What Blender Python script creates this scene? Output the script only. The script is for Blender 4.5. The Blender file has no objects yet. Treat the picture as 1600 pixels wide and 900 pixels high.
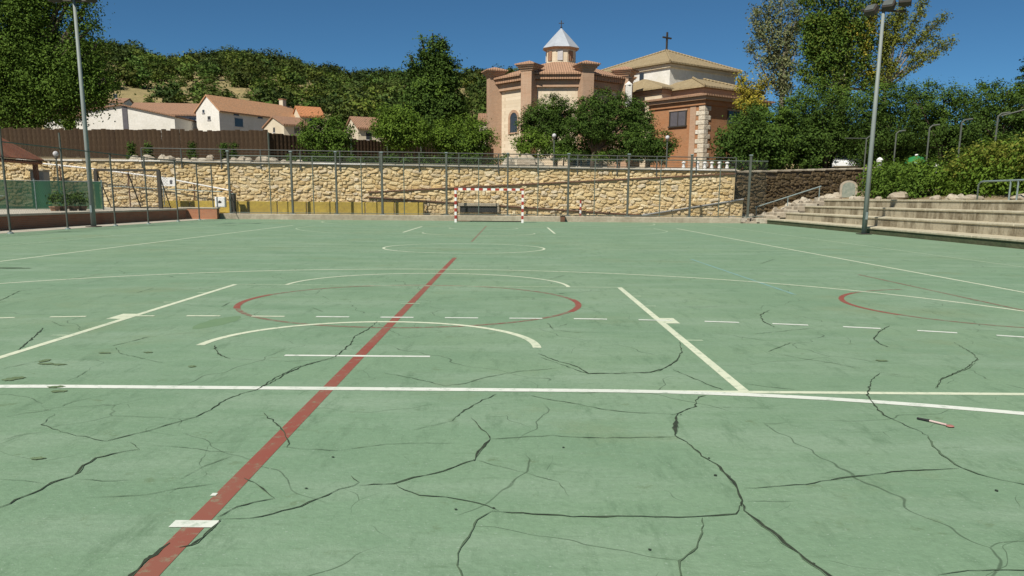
import bpy, math, random
import numpy as np
from mathutils import Vector, Matrix

# ------------------------------------------------------------------ camera
SC = bpy.context.scene
COL = SC.collection
CAM_F, CAM_PITCH, CAM_ROLL, CAM_YAW, CAM_SHIFT, CAM_H = 1292.26, 0.1916, 0.0082, 0.001, 110.64, 1.1059
cp, sp = math.cos(CAM_PITCH), math.sin(CAM_PITCH)
cyw, syw = math.cos(CAM_YAW), math.sin(CAM_YAW)
Fv = Vector((syw * cp, cyw * cp, -sp)); Rv = Vector((cyw, -syw, 0)); Uv = Rv.cross(Fv)
_c, _s = math.cos(CAM_ROLL), math.sin(CAM_ROLL)
Rv, Uv = _c * Rv + _s * Uv, -_s * Rv + _c * Uv
cd = bpy.data.cameras.new('camera')
cam = bpy.data.objects.new('camera', cd); COL.objects.link(cam)
M = Matrix.Identity(4)
for i in range(3):
    M[i][0], M[i][1], M[i][2] = Rv[i], Uv[i], -Fv[i]
M[2][3] = CAM_H
cam.matrix_world = M
cd.sensor_width = 36; cd.lens = 36 * CAM_F / 1600; cd.shift_y = CAM_SHIFT / 1600
cd.clip_start = 0.05; cd.clip_end = 6000
SC.camera = cam

# ------------------------------------------------------------------ sky, sun, exposure
SUN_AZ = math.atan2(-0.53, -0.85); SUN_EL = math.radians(49)
w = bpy.data.worlds.new('World'); SC.world = w; w.use_nodes = True
nt = w.node_tree
bg = nt.nodes['Background']
sky = nt.nodes.new('ShaderNodeTexSky'); sky.sky_type = 'NISHITA'; sky.sun_disc = False
sky.sun_elevation = SUN_EL; sky.sun_rotation = SUN_AZ
sky.altitude = 900; sky.air_density = 0.62; sky.dust_density = 0.0; sky.ozone_density = 9.0
wb_ = nt.nodes.new('ShaderNodeMix'); wb_.data_type = 'RGBA'; wb_.blend_type = 'MULTIPLY'; wb_.inputs[0].default_value = 1.0
wb_.inputs[7].default_value = (0.80, 1.10, 1.0, 1)      # one white balance for the whole sky
nt.links.new(sky.outputs[0], wb_.inputs[6]); nt.links.new(wb_.outputs[2], bg.inputs[0]); bg.inputs[1].default_value = 0.06
sl = bpy.data.lights.new('sun', 'SUN'); sl.energy = 4.9; sl.angle = math.radians(0.53); sl.color = (1, 0.94, 0.84)
so = bpy.data.objects.new('sun', sl); COL.objects.link(so)
sdir = Vector((math.sin(SUN_AZ) * math.cos(SUN_EL), math.cos(SUN_AZ) * math.cos(SUN_EL), math.sin(SUN_EL)))
so.rotation_euler = sdir.to_track_quat('Z', 'Y').to_euler(); so.location = sdir * 200
SC.view_settings.view_transform = 'Standard'; SC.view_settings.look = 'None'
SC.view_settings.exposure = 0.35; SC.view_settings.gamma = 1.0

# ------------------------------------------------------------------ helpers
def ray(px, py):
    return Fv + Rv * ((px - 800) / CAM_F) - Uv * ((py - 450 - CAM_SHIFT) / CAM_F)
def at(px, py, Y):
    """point at distance Y in the direction of a photo pixel"""
    d = ray(px, py); return Vector((0, 0, CAM_H)) + d * (Y / d.y)
def gnd(px, py, z=0.0):
    d = ray(px, py); return Vector((0, 0, CAM_H)) + d * ((z - CAM_H) / d.z)
def zat(py, Y, px=800): return at(px, py, Y).z
def lerp(a, b, t): return a + (b - a) * t

def fast_mesh(name, V, F):
    """V (n,3), F (m,k) with k constant"""
    V = np.asarray(V, np.float32); F = np.asarray(F, np.int32)
    me = bpy.data.meshes.new(name)
    me.vertices.add(len(V)); me.vertices.foreach_set('co', V.ravel())
    k = F.shape[1]
    me.loops.add(F.size); me.loops.foreach_set('vertex_index', F.ravel())
    me.polygons.add(len(F)); me.polygons.foreach_set('loop_start', np.arange(0, F.size, k, dtype=np.int32))
    me.update(calc_edges=True); me.validate()
    return me

class MB:
    def __init__(s): s.v = []; s.f = []
    def add(s, V, F):
        n = len(s.v); s.v += [tuple(p) for p in V]; s.f += [tuple(i + n for i in f) for f in F]; return s
    def box(s, a, b):
        (x0, y0, z0), (x1, y1, z1) = a, b
        return s.add([(x0, y0, z0), (x1, y0, z0), (x1, y1, z0), (x0, y1, z0), (x0, y0, z1), (x1, y0, z1), (x1, y1, z1), (x0, y1, z1)],
                     [(0, 3, 2, 1), (4, 5, 6, 7), (0, 1, 5, 4), (1, 2, 6, 5), (2, 3, 7, 6), (3, 0, 4, 7)])
    def bbox(s, a, b, e=0.02):
        """box with chamfered edges"""
        (x0, y0, z0), (x1, y1, z1) = a, b
        import itertools
        V = []; idx = {}
        for i, j, k in itertools.product((0, 1), repeat=3):
            X, Y, Z = (x0, x1)[i], (y0, y1)[j], (z0, z1)[k]
            sx, sy, sz = (e, -e)[i], (e, -e)[j], (e, -e)[k]
            idx[i, j, k] = len(V)
            V += [(X, Y + sy, Z + sz), (X + sx, Y, Z + sz), (X + sx, Y + sy, Z)]
        g = lambda i, j, k, a: idx[i, j, k] + a
        Fc = []
        for i in (0, 1): Fc.append([g(i, 0, 0, 0), g(i, 1, 0, 0), g(i, 1, 1, 0), g(i, 0, 1, 0)])
        for j in (0, 1): Fc.append([g(0, j, 0, 1), g(1, j, 0, 1), g(1, j, 1, 1), g(0, j, 1, 1)])
        for k in (0, 1): Fc.append([g(0, 0, k, 2), g(1, 0, k, 2), g(1, 1, k, 2), g(0, 1, k, 2)])
        for j in (0, 1):
            for k in (0, 1): Fc.append([g(0, j, k, 1), g(1, j, k, 1), g(1, j, k, 2), g(0, j, k, 2)])
        for i in (0, 1):
            for k in (0, 1): Fc.append([g(i, 0, k, 0), g(i, 1, k, 0), g(i, 1, k, 2), g(i, 0, k, 2)])
        for i in (0, 1):
            for j in (0, 1): Fc.append([g(i, j, 0, 0), g(i, j, 1, 0), g(i, j, 1, 1), g(i, j, 0, 1)])
        for i, j, k in itertools.product((0, 1), repeat=3): Fc.append([g(i, j, k, 0), g(i, j, k, 1), g(i, j, k, 2)])
        c = Vector(((x0 + x1) / 2, (y0 + y1) / 2, (z0 + z1) / 2))
        out = []
        for f in Fc:
            p = [Vector(V[q]) for q in f]; n = (p[1] - p[0]).cross(p[2] - p[0]); m = sum(p, Vector()) / len(p)
            out.append(f if n.dot(m - c) > 0 else f[::-1])
        return s.add(V, out)
    def tube(s, pts, r, n=8, cap=True):
        """r a number or a list of radii"""
        pts = [Vector(p) for p in pts]
        rs = r if isinstance(r, (list, tuple)) else [r] * len(pts)
        V = []; Fc = []
        for i, p in enumerate(pts):
            d = (pts[min(i + 1, len(pts) - 1)] - pts[max(i - 1, 0)]).normalized()
            u = d.cross(Vector((0, 0, 1)) if abs(d.z) < 0.95 else Vector((1, 0, 0))).normalized(); v = d.cross(u)
            for k in range(n):
                a = 2 * math.pi * k / n
                V.append(p + (u * math.cos(a) + v * math.sin(a)) * rs[i])
        for i in range(len(pts) - 1):
            for k in range(n):
                Fc.append((i * n + k, i * n + (k + 1) % n, (i + 1) * n + (k + 1) % n, (i + 1) * n + k))
        if cap:
            Fc.append(tuple(range(n))[::-1]); Fc.append(tuple((len(pts) - 1) * n + k for k in range(n)))
        return s.add(V, Fc)
    def lathe(s, c, prof, n=16, rot=0.0):
        """prof [(r,z)...] about the vertical through c"""
        V = []; Fc = []
        for r, z in prof:
            for k in range(n):
                a = 2 * math.pi * k / n + rot; V.append((c[0] + r * math.cos(a), c[1] + r * math.sin(a), c[2] + z))
        for i in range(len(prof) - 1):
            for k in range(n): Fc.append((i * n + k, i * n + (k + 1) % n, (i + 1) * n + (k + 1) % n, (i + 1) * n + k))
        Fc.append(tuple(range(n))[::-1]); Fc.append(tuple((len(prof) - 1) * n + k for k in range(n)))
        return s.add(V, Fc)
    def prism(s, base, z0, z1):
        """upright prism over a ccw xy polygon; z1 may be a list"""
        n = len(base); zt = z1 if isinstance(z1, (list, tuple)) else [z1] * n
        return s.add([(x, y, z0) for x, y in base] + [(base[i][0], base[i][1], zt[i]) for i in range(n)],
                     [tuple(range(n))[::-1], tuple(range(n, 2 * n))] + [(i, (i + 1) % n, n + (i + 1) % n, n + i) for i in range(n)])
    def mesh(s, name):
        me = bpy.data.meshes.new(name); me.from_pydata(s.v, [], s.f); me.update(); return me

def link(name, me, mat=None, parent=None, loc=None, smooth=False):
    o = bpy.data.objects.new(name, me); COL.objects.link(o)
    if mat is not None and me is not None and not me.materials: me.materials.append(mat)
    if smooth and me is not None: me.polygons.foreach_set('use_smooth', [True] * len(me.polygons))
    if parent is not None: o.parent = parent
    if loc is not None: o.location = loc
    return o
def tag(o, label=None, cat=None, group=None, kind=None):
    if label: o['label'] = label
    if cat: o['category'] = cat
    if group: o['group'] = group
    if kind: o['kind'] = kind
    return o
def thing(name, label, cat, loc=(0, 0, 0), rz=0.0, group=None):
    o = bpy.data.objects.new(name, None); COL.objects.link(o)
    o.location = loc; o.rotation_euler = (0, 0, rz); o.empty_display_size = 0.3
    return tag(o, label, cat, group)
def part(name, mb, mat, parent, smooth=False, loc=None):
    me = mb.mesh(name) if isinstance(mb, MB) else mb
    return link(name, me, mat, parent, loc, smooth)
def struct(name, mb, mat, parent=None, smooth=False):
    o = part(name, mb, mat, parent, smooth)
    if parent is None: o['kind'] = 'structure'
    return o

# ------------------------------------------------------------------ materials
def nodes(name):
    m = bpy.data.materials.new(name); m.use_nodes = True
    t = m.node_tree; b = t.nodes['Principled BSDF']; b.inputs['Specular IOR Level'].default_value = 0.3
    return m, t, b
def mixc(t, fac, a, b):
    n = t.nodes.new('ShaderNodeMix'); n.data_type = 'RGBA'
    if isinstance(fac, (int, float)): n.inputs[0].default_value = fac
    else: t.links.new(fac, n.inputs[0])
    for i, c in ((6, a), (7, b)):
        if isinstance(c, tuple): n.inputs[i].default_value = (*c, 1)
        else: t.links.new(c, n.inputs[i])
    return n.outputs[2]
def noise(t, vec, scale, detail=4, rough=0.6, lo=0.35, hi=0.65):
    n = t.nodes.new('ShaderNodeTexNoise'); n.inputs['Scale'].default_value = scale; n.inputs['Detail'].default_value = detail
    n.inputs['Roughness'].default_value = rough
    if vec is not None: t.links.new(vec, n.inputs['Vector'])
    r = t.nodes.new('ShaderNodeMapRange'); r.inputs[1].default_value = lo; r.inputs[2].default_value = hi
    t.links.new(n.outputs[0], r.inputs[0]); return r.outputs[0]
def coords(t, scale=(1, 1, 1), kind='Object'):
    c = t.nodes.new('ShaderNodeTexCoord'); m = t.nodes.new('ShaderNodeMapping'); m.inputs['Scale'].default_value = scale
    t.links.new(c.outputs[kind], m.inputs[0]); return m.outputs[0]
def bump(t, b, h, strength=0.3, dist=0.02):
    n = t.nodes.new('ShaderNodeBump'); n.inputs['Strength'].default_value = strength; n.inputs['Distance'].default_value = dist
    t.links.new(h, n.inputs['Height']); t.links.new(n.outputs[0], b.inputs['Normal'])
def pmat(name, c1, c2=None, scale=3.0, rough=0.85, bs=0.25, metal=0.0, stretch=(1, 1, 1), fine=None, spec=0.3):
    m, t, b = nodes(name)
    c2 = c2 or tuple(x * 0.8 for x in c1)
    v = coords(t, stretch)
    f = noise(t, v, scale); g = noise(t, v, scale * 6.3, 3, 0.7)
    c = mixc(t, f, c1, c2)
    c = mixc(t, g, c, mixc(t, 0.5, c, c2 if fine is None else fine))
    t.links.new(c, b.inputs['Base Color']); b.inputs['Roughness'].default_value = rough; b.inputs['Metallic'].default_value = metal
    b.inputs['Specular IOR Level'].default_value = spec
    if bs: bump(t, b, g, bs)
    return m
def leafmat(name, cols, trans=0.28, tint=False):
    """cols: list of colours picked at random per leaf"""
    m, t, b = nodes(name)
    g = t.nodes.new('ShaderNodeNewGeometry'); r = t.nodes.new('ShaderNodeValToRGB')
    el = r.color_ramp.elements
    while len(el) < len(cols): el.new(0.5)
    for i, c in enumerate(cols):
        el[i].position = i / max(1, len(cols) - 1); el[i].color = (*c, 1)
    t.links.new(g.outputs['Random Per Island'], r.inputs[0])
    col = r.outputs[0]
    if tint:
        at_ = t.nodes.new('ShaderNodeAttribute'); at_.attribute_name = 'species'
        mm = t.nodes.new('ShaderNodeMix'); mm.data_type = 'RGBA'; mm.blend_type = 'MULTIPLY'; mm.inputs[0].default_value = 1.0
        t.links.new(col, mm.inputs[6]); t.links.new(at_.outputs['Color'], mm.inputs[7]); col = mm.outputs[2]
    t.links.new(col, b.inputs['Base Color']); b.inputs['Roughness'].default_value = 0.75; b.inputs['Specular IOR Level'].default_value = 0.12
    tr = t.nodes.new('ShaderNodeBsdfTranslucent'); t.links.new(col, tr.inputs[0])
    mx = t.nodes.new('ShaderNodeMixShader'); mx.inputs[0].default_value = trans
    t.links.new(b.outputs[0], mx.inputs[1]); t.links.new(tr.outputs[0], mx.inputs[2])
    t.links.new(mx.outputs[0], t.nodes['Material Output'].inputs[0]); return m
def randmat(name, cols, rough=0.9, bs=0.5, nscale=6.0):
    """colour varies per object and per piece"""
    m, t, b = nodes(name)
    g = t.nodes.new('ShaderNodeNewGeometry'); oi = t.nodes.new('ShaderNodeObjectInfo')
    a = t.nodes.new('ShaderNodeMath'); a.operation = 'ADD'
    t.links.new(g.outputs['Random Per Island'], a.inputs[0]); t.links.new(oi.outputs['Random'], a.inputs[1])
    fr = t.nodes.new('ShaderNodeMath'); fr.operation = 'FRACT'; t.links.new(a.outputs[0], fr.inputs[0])
    r = t.nodes.new('ShaderNodeValToRGB'); el = r.color_ramp.elements
    while len(el) < len(cols): el.new(0.5)
    for i, c in enumerate(cols): el[i].position = i / (len(cols) - 1); el[i].color = (*c, 1)
    t.links.new(fr.outputs[0], r.inputs[0])
    v = coords(t); n = noise(t, v, nscale, 5, 0.65)
    c = mixc(t, n, r.outputs[0], mixc(t, 0.35, r.outputs[0], (0.10, 0.07, 0.04)))
    t.links.new(c, b.inputs['Base Color']); b.inputs['Roughness'].default_value = rough
    bump(t, b, n, bs, 0.03); return m
def brickmat(name, c1, c2, mortar, bw=0.25, bh=0.055):
    m, t, b = nodes(name)
    c = t.nodes.new('ShaderNodeTexCoord'); s = t.nodes.new('ShaderNodeSeparateXYZ'); t.links.new(c.outputs['Object'], s.inputs[0])
    a = t.nodes.new('ShaderNodeMath'); t.links.new(s.outputs[0], a.inputs[0]); t.links.new(s.outputs[1], a.inputs[1])
    k = t.nodes.new('ShaderNodeCombineXYZ'); t.links.new(a.outputs[0], k.inputs[0]); t.links.new(s.outputs[2], k.inputs[1])
    br = t.nodes.new('ShaderNodeTexBrick'); t.links.new(k.outputs[0], br.inputs[0])
    br.inputs['Color1'].default_value = (*c1, 1); br.inputs['Color2'].default_value = (*c2, 1); br.inputs['Mortar'].default_value = (*mortar, 1)
    br.inputs['Scale'].default_value = 1.0; br.inputs['Brick Width'].default_value = bw; br.inputs['Row Height'].default_value = bh
    br.inputs['Mortar Size'].default_value = 0.006; br.inputs['Bias'].default_value = 0.0
    n = noise(t, c.outputs['Object'], 1.3, 5)
    col = mixc(t, n, br.outputs[0], mixc(t, 0.3, br.outputs[0], mortar))
    t.links.new(col, b.inputs['Base Color']); b.inputs['Roughness'].default_value = 0.9
    bump(t, b, br.outputs['Fac'], -0.3, 0.01); return m
def tilemat(name, c1, c2, pitch=0.16, axis=0):
    m, t, b = nodes(name)
    v = coords(t); wv = t.nodes.new('ShaderNodeTexWave'); wv.bands_direction = 'XYZ'[axis]; wv.inputs['Scale'].default_value = 0.314 / pitch
    wv.inputs['Distortion'].default_value = 0.6; wv.inputs['Detail Scale'].default_value = 2.0
    t.links.new(v, wv.inputs[0])
    n = noise(t, v, 2.2, 6, 0.7); n2 = noise(t, v, 9.0, 3, 0.6)
    c = mixc(t, n, c1, c2); c = mixc(t, n2, c, mixc(t, 0.45, c, (0.12, 0.09, 0.06)))
    c = mixc(t, wv.outputs[0], mixc(t, 0.32, c, (0.06, 0.04, 0.03)), c)
    t.links.new(c, b.inputs['Base Color']); b.inputs['Roughness'].default_value = 0.9
    bump(t, b, wv.outputs[0], 0.7, 0.05); return m

COURT_GREEN = (0.182, 0.281, 0.180)
def court_material():
    m, t, b = nodes('court_paint')
    v = coords(t)
    big = noise(t, v, 0.14, 5, 0.55, 0.35, 0.65); mid = noise(t, v, 0.8, 7, 0.68, 0.34, 0.68); fine = noise(t, v, 30, 4, 0.75, 0.34, 0.66)
    c = mixc(t, big, (0.173, 0.281, 0.177), (0.205, 0.293, 0.180))
    c = mixc(t, mid, c, mixc(t, 0.75, c, (0.139, 0.234, 0.144)))
    fade = noise(t, coords(t, (0.55, 1.7, 1)), 0.9, 7, 0.72, 0.46, 0.74)           # sun-faded, brushed streaks
    c = mixc(t, fade, c, (0.238, 0.328, 0.233))
    dirt = noise(t, v, 0.37, 8, 0.72, 0.55, 0.78)
    c = mixc(t, dirt, c, (0.187, 0.234, 0.126))
    scuff = noise(t, coords(t, (3.2, 0.8, 1)), 2.1, 7, 0.78, 0.53, 0.74)
    c = mixc(t, scuff, c, (0.105, 0.179, 0.105))
    scuff2 = noise(t, coords(t, (0.9, 3.6, 1)), 3.7, 6, 0.78, 0.56, 0.74)
    c = mixc(t, scuff2, c, (0.126, 0.203, 0.120))
    blot = noise(t, v, 4.6, 5, 0.7, 0.62, 0.72)
    c = mixc(t, blot, c, (0.126, 0.187, 0.102))
    # web of hairline cracks: distorted cell borders, present only here and there
    dn = t.nodes.new('ShaderNodeTexNoise'); dn.inputs['Scale'].default_value = 1.7; dn.inputs['Detail'].default_value = 2.5; t.links.new(v, dn.inputs['Vector'])
    ad = t.nodes.new('ShaderNodeVectorMath'); ad.operation = 'MULTIPLY_ADD'; t.links.new(dn.outputs['Color'], ad.inputs[0]); ad.inputs[1].default_value = (.6, .6, 0); t.links.new(v, ad.inputs[2])
    for sc_, wdt, lo, hi in ((0.62, 0.0042, 0.43, 0.52), (1.35, 0.0034, 0.52, 0.60)):
        vo = t.nodes.new('ShaderNodeTexVoronoi'); vo.feature = 'DISTANCE_TO_EDGE'; vo.voronoi_dimensions = '2D'; vo.inputs['Scale'].default_value = sc_
        t.links.new(ad.outputs[0], vo.inputs['Vector'])
        ln = t.nodes.new('ShaderNodeMapRange'); ln.inputs[1].default_value = wdt * .4; ln.inputs[2].default_value = wdt; ln.inputs[3].default_value = 1; ln.inputs[4].default_value = 0
        t.links.new(vo.outputs['Distance'], ln.inputs[0])
        mk = noise(t, v, 0.55 + sc_, 3, 0.5, lo, hi)
        mu = t.nodes.new('ShaderNodeMath'); mu.operation = 'MULTIPLY'; t.links.new(ln.outputs[0], mu.inputs[0]); t.links.new(mk, mu.inputs[1])
        m2 = t.nodes.new('ShaderNodeMath'); m2.operation = 'MULTIPLY'; t.links.new(mu.outputs[0], m2.inputs[0]); m2.inputs[1].default_value = 0.75
        c = mixc(t, m2.outputs[0], c, (0.048, 0.078, 0.045))
    c = mixc(t, fine, c, mixc(t, 0.3, c, (0.091, 0.146, 0.088)))
    spk = noise(t, v, 75, 2, 0.5, 0.64, 0.74)
    c = mixc(t, spk, c, (0.241, 0.322, 0.241))
    t.links.new(c, b.inputs['Base Color']); b.inputs['Roughness'].default_value = 0.8; b.inputs['Specular IOR Level'].default_value = 0.25
    bump(t, b, fine, 0.3, 0.004); return m
def paintmat(name, col, wear=0.25):
    m, t, b = nodes(name)
    v = coords(t, kind='Object')
    n = noise(t, v, 14, 6, 0.75, 0.56 - wear * 0.25, 0.8 - wear * 0.2)
    n2 = noise(t, v, 1.2, 3, 0.6, 0.35, 0.75)
    c = mixc(t, n2, col, tuple(lerp(x, y, 0.14 + wear * 0.3) for x, y in zip(col, COURT_GREEN)))
    c = mixc(t, n, c, COURT_GREEN)
    t.links.new(c, b.inputs['Base Color']); b.inputs['Roughness'].default_value = 0.7; return m

MT = {}
MT['court'] = court_material()
MT['white_line'] = paintmat('white_line_paint', (0.64, 0.67, 0.60), 0.15)
MT['cream_line'] = paintmat('cream_line_paint', (0.58, 0.62, 0.46), 0.2)
MT['worn_line'] = paintmat('worn_cream_paint', (0.38, 0.47, 0.32), 0.5)
MT['red_line'] = paintmat('red_line_paint', (0.235, 0.066, 0.046), 0.06)
MT['worn_red'] = paintmat('worn_red_paint', (0.19, 0.075, 0.055), 0.5)
MT['worn_blue'] = paintmat('worn_blue_paint', (0.16, 0.33, 0.36), 0.8)
MT['crack'] = pmat('crack_dark', (0.016, 0.024, 0.016), (0.04, 0.055, 0.032), 20, bs=0)
MT['crack_soft'] = pmat('crack_mossy', (0.055, 0.088, 0.048), (0.088, 0.135, 0.08), 9, bs=0)
MT['crack_edge'] = pmat('dirty_crack_edge', (0.105, 0.17, 0.10), (0.135, 0.215, 0.13), 14, bs=0)
MT['moss'] = pmat('moss_stain', (0.075, 0.11, 0.04), (0.13, 0.19, 0.10), 12, bs=0.3)
MT['concrete'] = pmat('concrete', (0.42, 0.37, 0.28), (0.30, 0.26, 0.19), 1.4, fine=(0.2, 0.17, 0.12))
MT['pale_concrete'] = pmat('pale_concrete', (0.50, 0.46, 0.38), (0.36, 0.33, 0.26), 0.9, fine=(0.3, 0.27, 0.21))
MT['grey_concrete'] = pmat('grey_concrete', (0.33, 0.33, 0.32), (0.24, 0.24, 0.23), 1.2)
MT['galv'] = pmat('galvanised_steel', (0.24, 0.29, 0.28), (0.18, 0.23, 0.22), 5, rough=0.55, bs=0.05, metal=0.25)
MT['fence_post'] = pmat('fence_post_paint', (0.10, 0.11, 0.09), (0.07, 0.078, 0.065), 3, rough=0.6, bs=0.05)
MT['pole'] = pmat('pole_paint', (0.25, 0.28, 0.26), (0.19, 0.215, 0.2), 3, rough=0.55, bs=0.05, stretch=(1, 1, 0.2))
MT['green_steel'] = pmat('green_grey_steel', (0.13, 0.16, 0.13), (0.09, 0.11, 0.09), 3, rough=0.6, bs=0.05)
MT['rail_paint'] = pmat('rail_paint', (0.075, 0.08, 0.07), (0.05, 0.055, 0.048), 3, rough=0.6, bs=0.05)
MT['dark_steel'] = pmat('dark_steel', (0.035, 0.035, 0.03), (0.05, 0.04, 0.03), 4, rough=0.6, bs=0.05)
MT['glass'] = pmat('lamp_glass', (0.12, 0.13, 0.12), (0.09, 0.1, 0.09), 6, rough=0.15, bs=0, spec=0.6)
MT['window'] = pmat('window_glass', (0.045, 0.05, 0.055), (0.03, 0.035, 0.04), 2, rough=0.12, bs=0, spec=0.6)
MT['shutter'] = pmat('grey_shutter', (0.11, 0.105, 0.115), (0.085, 0.08, 0.09), 5, rough=0.6, bs=0.1)
MT['dirt'] = pmat('dirt', (0.30, 0.23, 0.14), (0.22, 0.17, 0.10), 0.5, fine=(0.14, 0.12, 0.06))
MT['stone'] = randmat('yellow_limestone', [(0.64, 0.49, 0.25), (0.70, 0.57, 0.33), (0.54, 0.39, 0.18), (0.73, 0.63, 0.42), (0.61, 0.45, 0.21), (0.62, 0.54, 0.40), (0.57, 0.41, 0.19)])
MT['rock'] = randmat('pale_rock', [(0.44, 0.39, 0.30), (0.36, 0.31, 0.235), (0.48, 0.44, 0.35), (0.33, 0.28, 0.21)], nscale=3)
MT['mortar'] = pmat('wall_mortar', (0.50, 0.40, 0.23), (0.38, 0.29, 0.155), 3)
MT['dark_stone'] = randmat('brown_stone', [(0.09, 0.064, 0.03), (0.12, 0.085, 0.043), (0.076, 0.057, 0.027), (0.108, 0.08, 0.046)])  # tones darkened to put the boundary wall's shade into the colour
MT['yellow'] = pmat('yellow_render', (0.46, 0.34, 0.06), (0.36, 0.26, 0.05), 1.1, fine=(0.22, 0.16, 0.05))
MT['red_brick'] = brickmat('red_brick', (0.30, 0.10, 0.05), (0.22, 0.075, 0.04), (0.24, 0.15, 0.10), 0.25, 0.06)
MT['church_brick'] = brickmat('church_brick', (0.36, 0.15, 0.058), (0.28, 0.11, 0.042), (0.33, 0.21, 0.125))
MT['pilaster_brick'] = brickmat('pilaster_brick', (0.40, 0.235, 0.145), (0.32, 0.185, 0.11), (0.42, 0.33, 0.24))
MT['church_stone'] = brickmat('church_ashlar', (0.66, 0.57, 0.43), (0.56, 0.47, 0.34), (0.44, 0.35, 0.24), 0.55, 0.24)
MT['white_wall'] = pmat('white_render', (0.72, 0.70, 0.65), (0.62, 0.60, 0.54), 0.8, fine=(0.5, 0.48, 0.42))
MT['grey_wall'] = pmat('grey_render', (0.52, 0.51, 0.51), (0.44, 0.43, 0.43), 0.8, fine=(0.36, 0.35, 0.35))
MT['cream_wall'] = pmat('cream_render', (0.60, 0.54, 0.42), (0.52, 0.45, 0.33), 0.9)
MT['quoin'] = randmat('quoin_stone', [(0.66, 0.60, 0.48), (0.58, 0.50, 0.38), (0.70, 0.65, 0.55)])
MT['terracotta'] = tilemat('terracotta_tiles', (0.62, 0.32, 0.16), (0.54, 0.31, 0.17))
MT['orange_tiles'] = tilemat('orange_tiles', (0.62, 0.25, 0.10), (0.55, 0.22, 0.09))
MT['brown_tiles'] = tilemat('brown_tiles', (0.40, 0.22, 0.13), (0.33, 0.19, 0.12))
MT['tan_tiles'] = tilemat('tan_tiles', (0.41, 0.33, 0.19), (0.34, 0.265, 0.145), 0.17)
MT['pink_tiles'] = tilemat('pink_tiles', (0.50, 0.29, 0.18), (0.42, 0.25, 0.15), 0.17)
MT['zinc'] = pmat('zinc_sheet', (0.46, 0.49, 0.52), (0.38, 0.41, 0.44), 2, rough=0.5, bs=0.05, metal=0.3)
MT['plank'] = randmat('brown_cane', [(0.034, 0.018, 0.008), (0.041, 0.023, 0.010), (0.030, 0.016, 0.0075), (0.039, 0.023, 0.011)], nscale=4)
MT['timber'] = randmat('red_timber', [(0.20, 0.07, 0.035), (0.15, 0.05, 0.028), (0.23, 0.085, 0.045)], nscale=4)
MT['white_paint'] = pmat('white_paint', (0.75, 0.74, 0.71), (0.66, 0.65, 0.62), 4, rough=0.5, bs=0.03)
MT['red_paint'] = pmat('red_paint', (0.36, 0.045, 0.03), (0.28, 0.04, 0.03), 5, rough=0.5, bs=0.03)
MT['rust'] = pmat('rusty_steel', (0.16, 0.075, 0.04), (0.10, 0.055, 0.035), 5, rough=0.8)
MT['black'] = pmat('black_rubber', (0.02, 0.02, 0.02), (0.03, 0.03, 0.03), 5)
MT['green_plastic'] = pmat('green_plastic', (0.03, 0.20, 0.06), (0.025, 0.16, 0.05), 3, rough=0.4, bs=0.02)
MT['car_paint'] = pmat('white_car_paint', (0.72, 0.73, 0.74), (0.68, 0.69, 0.70), 2, rough=0.25, bs=0, spec=0.5)
MT['bark'] = pmat('bark', (0.13, 0.10, 0.07), (0.07, 0.055, 0.04), 5, stretch=(3, 3, 0.7), bs=0.6)
MT['pale_bark'] = pmat('pale_bark', (0.32, 0.28, 0.22), (0.18, 0.15, 0.11), 4, stretch=(3, 3, 0.7), bs=0.5)
def netmat():
    m, t, b = nodes('green_shade_net')
    v = coords(t); n = noise(t, v, 0.9, 5); b.inputs['Roughness'].default_value = 0.7
    t.links.new(mixc(t, n, (0.014, 0.07, 0.038), (0.024, 0.10, 0.05)), b.inputs['Base Color'])
    tr = t.nodes.new('ShaderNodeBsdfTransparent'); mx = t.nodes.new('ShaderNodeMixShader'); mx.inputs[0].default_value = 0.12
    t.links.new(b.outputs[0], mx.inputs[1]); t.links.new(tr.outputs[0], mx.inputs[2]); t.links.new(mx.outputs[0], t.nodes['Material Output'].inputs[0])
    return m
MT['net'] = netmat()
LF = {}
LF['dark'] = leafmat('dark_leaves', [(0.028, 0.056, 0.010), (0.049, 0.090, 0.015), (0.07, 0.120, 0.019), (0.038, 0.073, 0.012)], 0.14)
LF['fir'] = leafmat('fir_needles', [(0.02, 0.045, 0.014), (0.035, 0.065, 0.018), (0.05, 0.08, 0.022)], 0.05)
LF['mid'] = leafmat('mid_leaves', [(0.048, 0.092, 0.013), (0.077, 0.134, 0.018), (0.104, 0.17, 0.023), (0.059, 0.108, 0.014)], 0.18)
LF['light'] = leafmat('light_leaves', [(0.07, 0.13, 0.016), (0.105, 0.175, 0.02), (0.14, 0.215, 0.028), (0.085, 0.145, 0.018)])
LF['olive'] = leafmat('olive_leaves', [(0.12, 0.15, 0.02), (0.18, 0.20, 0.03), (0.225, 0.235, 0.045), (0.11, 0.14, 0.02)])
LF['yellow'] = leafmat('yellow_leaves', [(0.14, 0.17, 0.025), (0.40, 0.33, 0.04), (0.26, 0.25, 0.035), (0.52, 0.40, 0.06), (0.12, 0.15, 0.03)])
LF['poplar'] = leafmat('poplar_leaves', [(0.05, 0.10, 0.017), (0.085, 0.145, 0.022), (0.125, 0.17, 0.027), (0.06, 0.115, 0.018), (0.17, 0.185, 0.03)])
LF['silver'] = leafmat('silver_leaves', [(0.10, 0.14, 0.06), (0.17, 0.195, 0.09), (0.24, 0.24, 0.11), (0.13, 0.16, 0.07)])
LF['pine'] = leafmat('pine_needles', [(0.03, 0.052, 0.013), (0.045, 0.07, 0.016), (0.062, 0.092, 0.02), (0.038, 0.06, 0.014)], 0.08, True)
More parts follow.
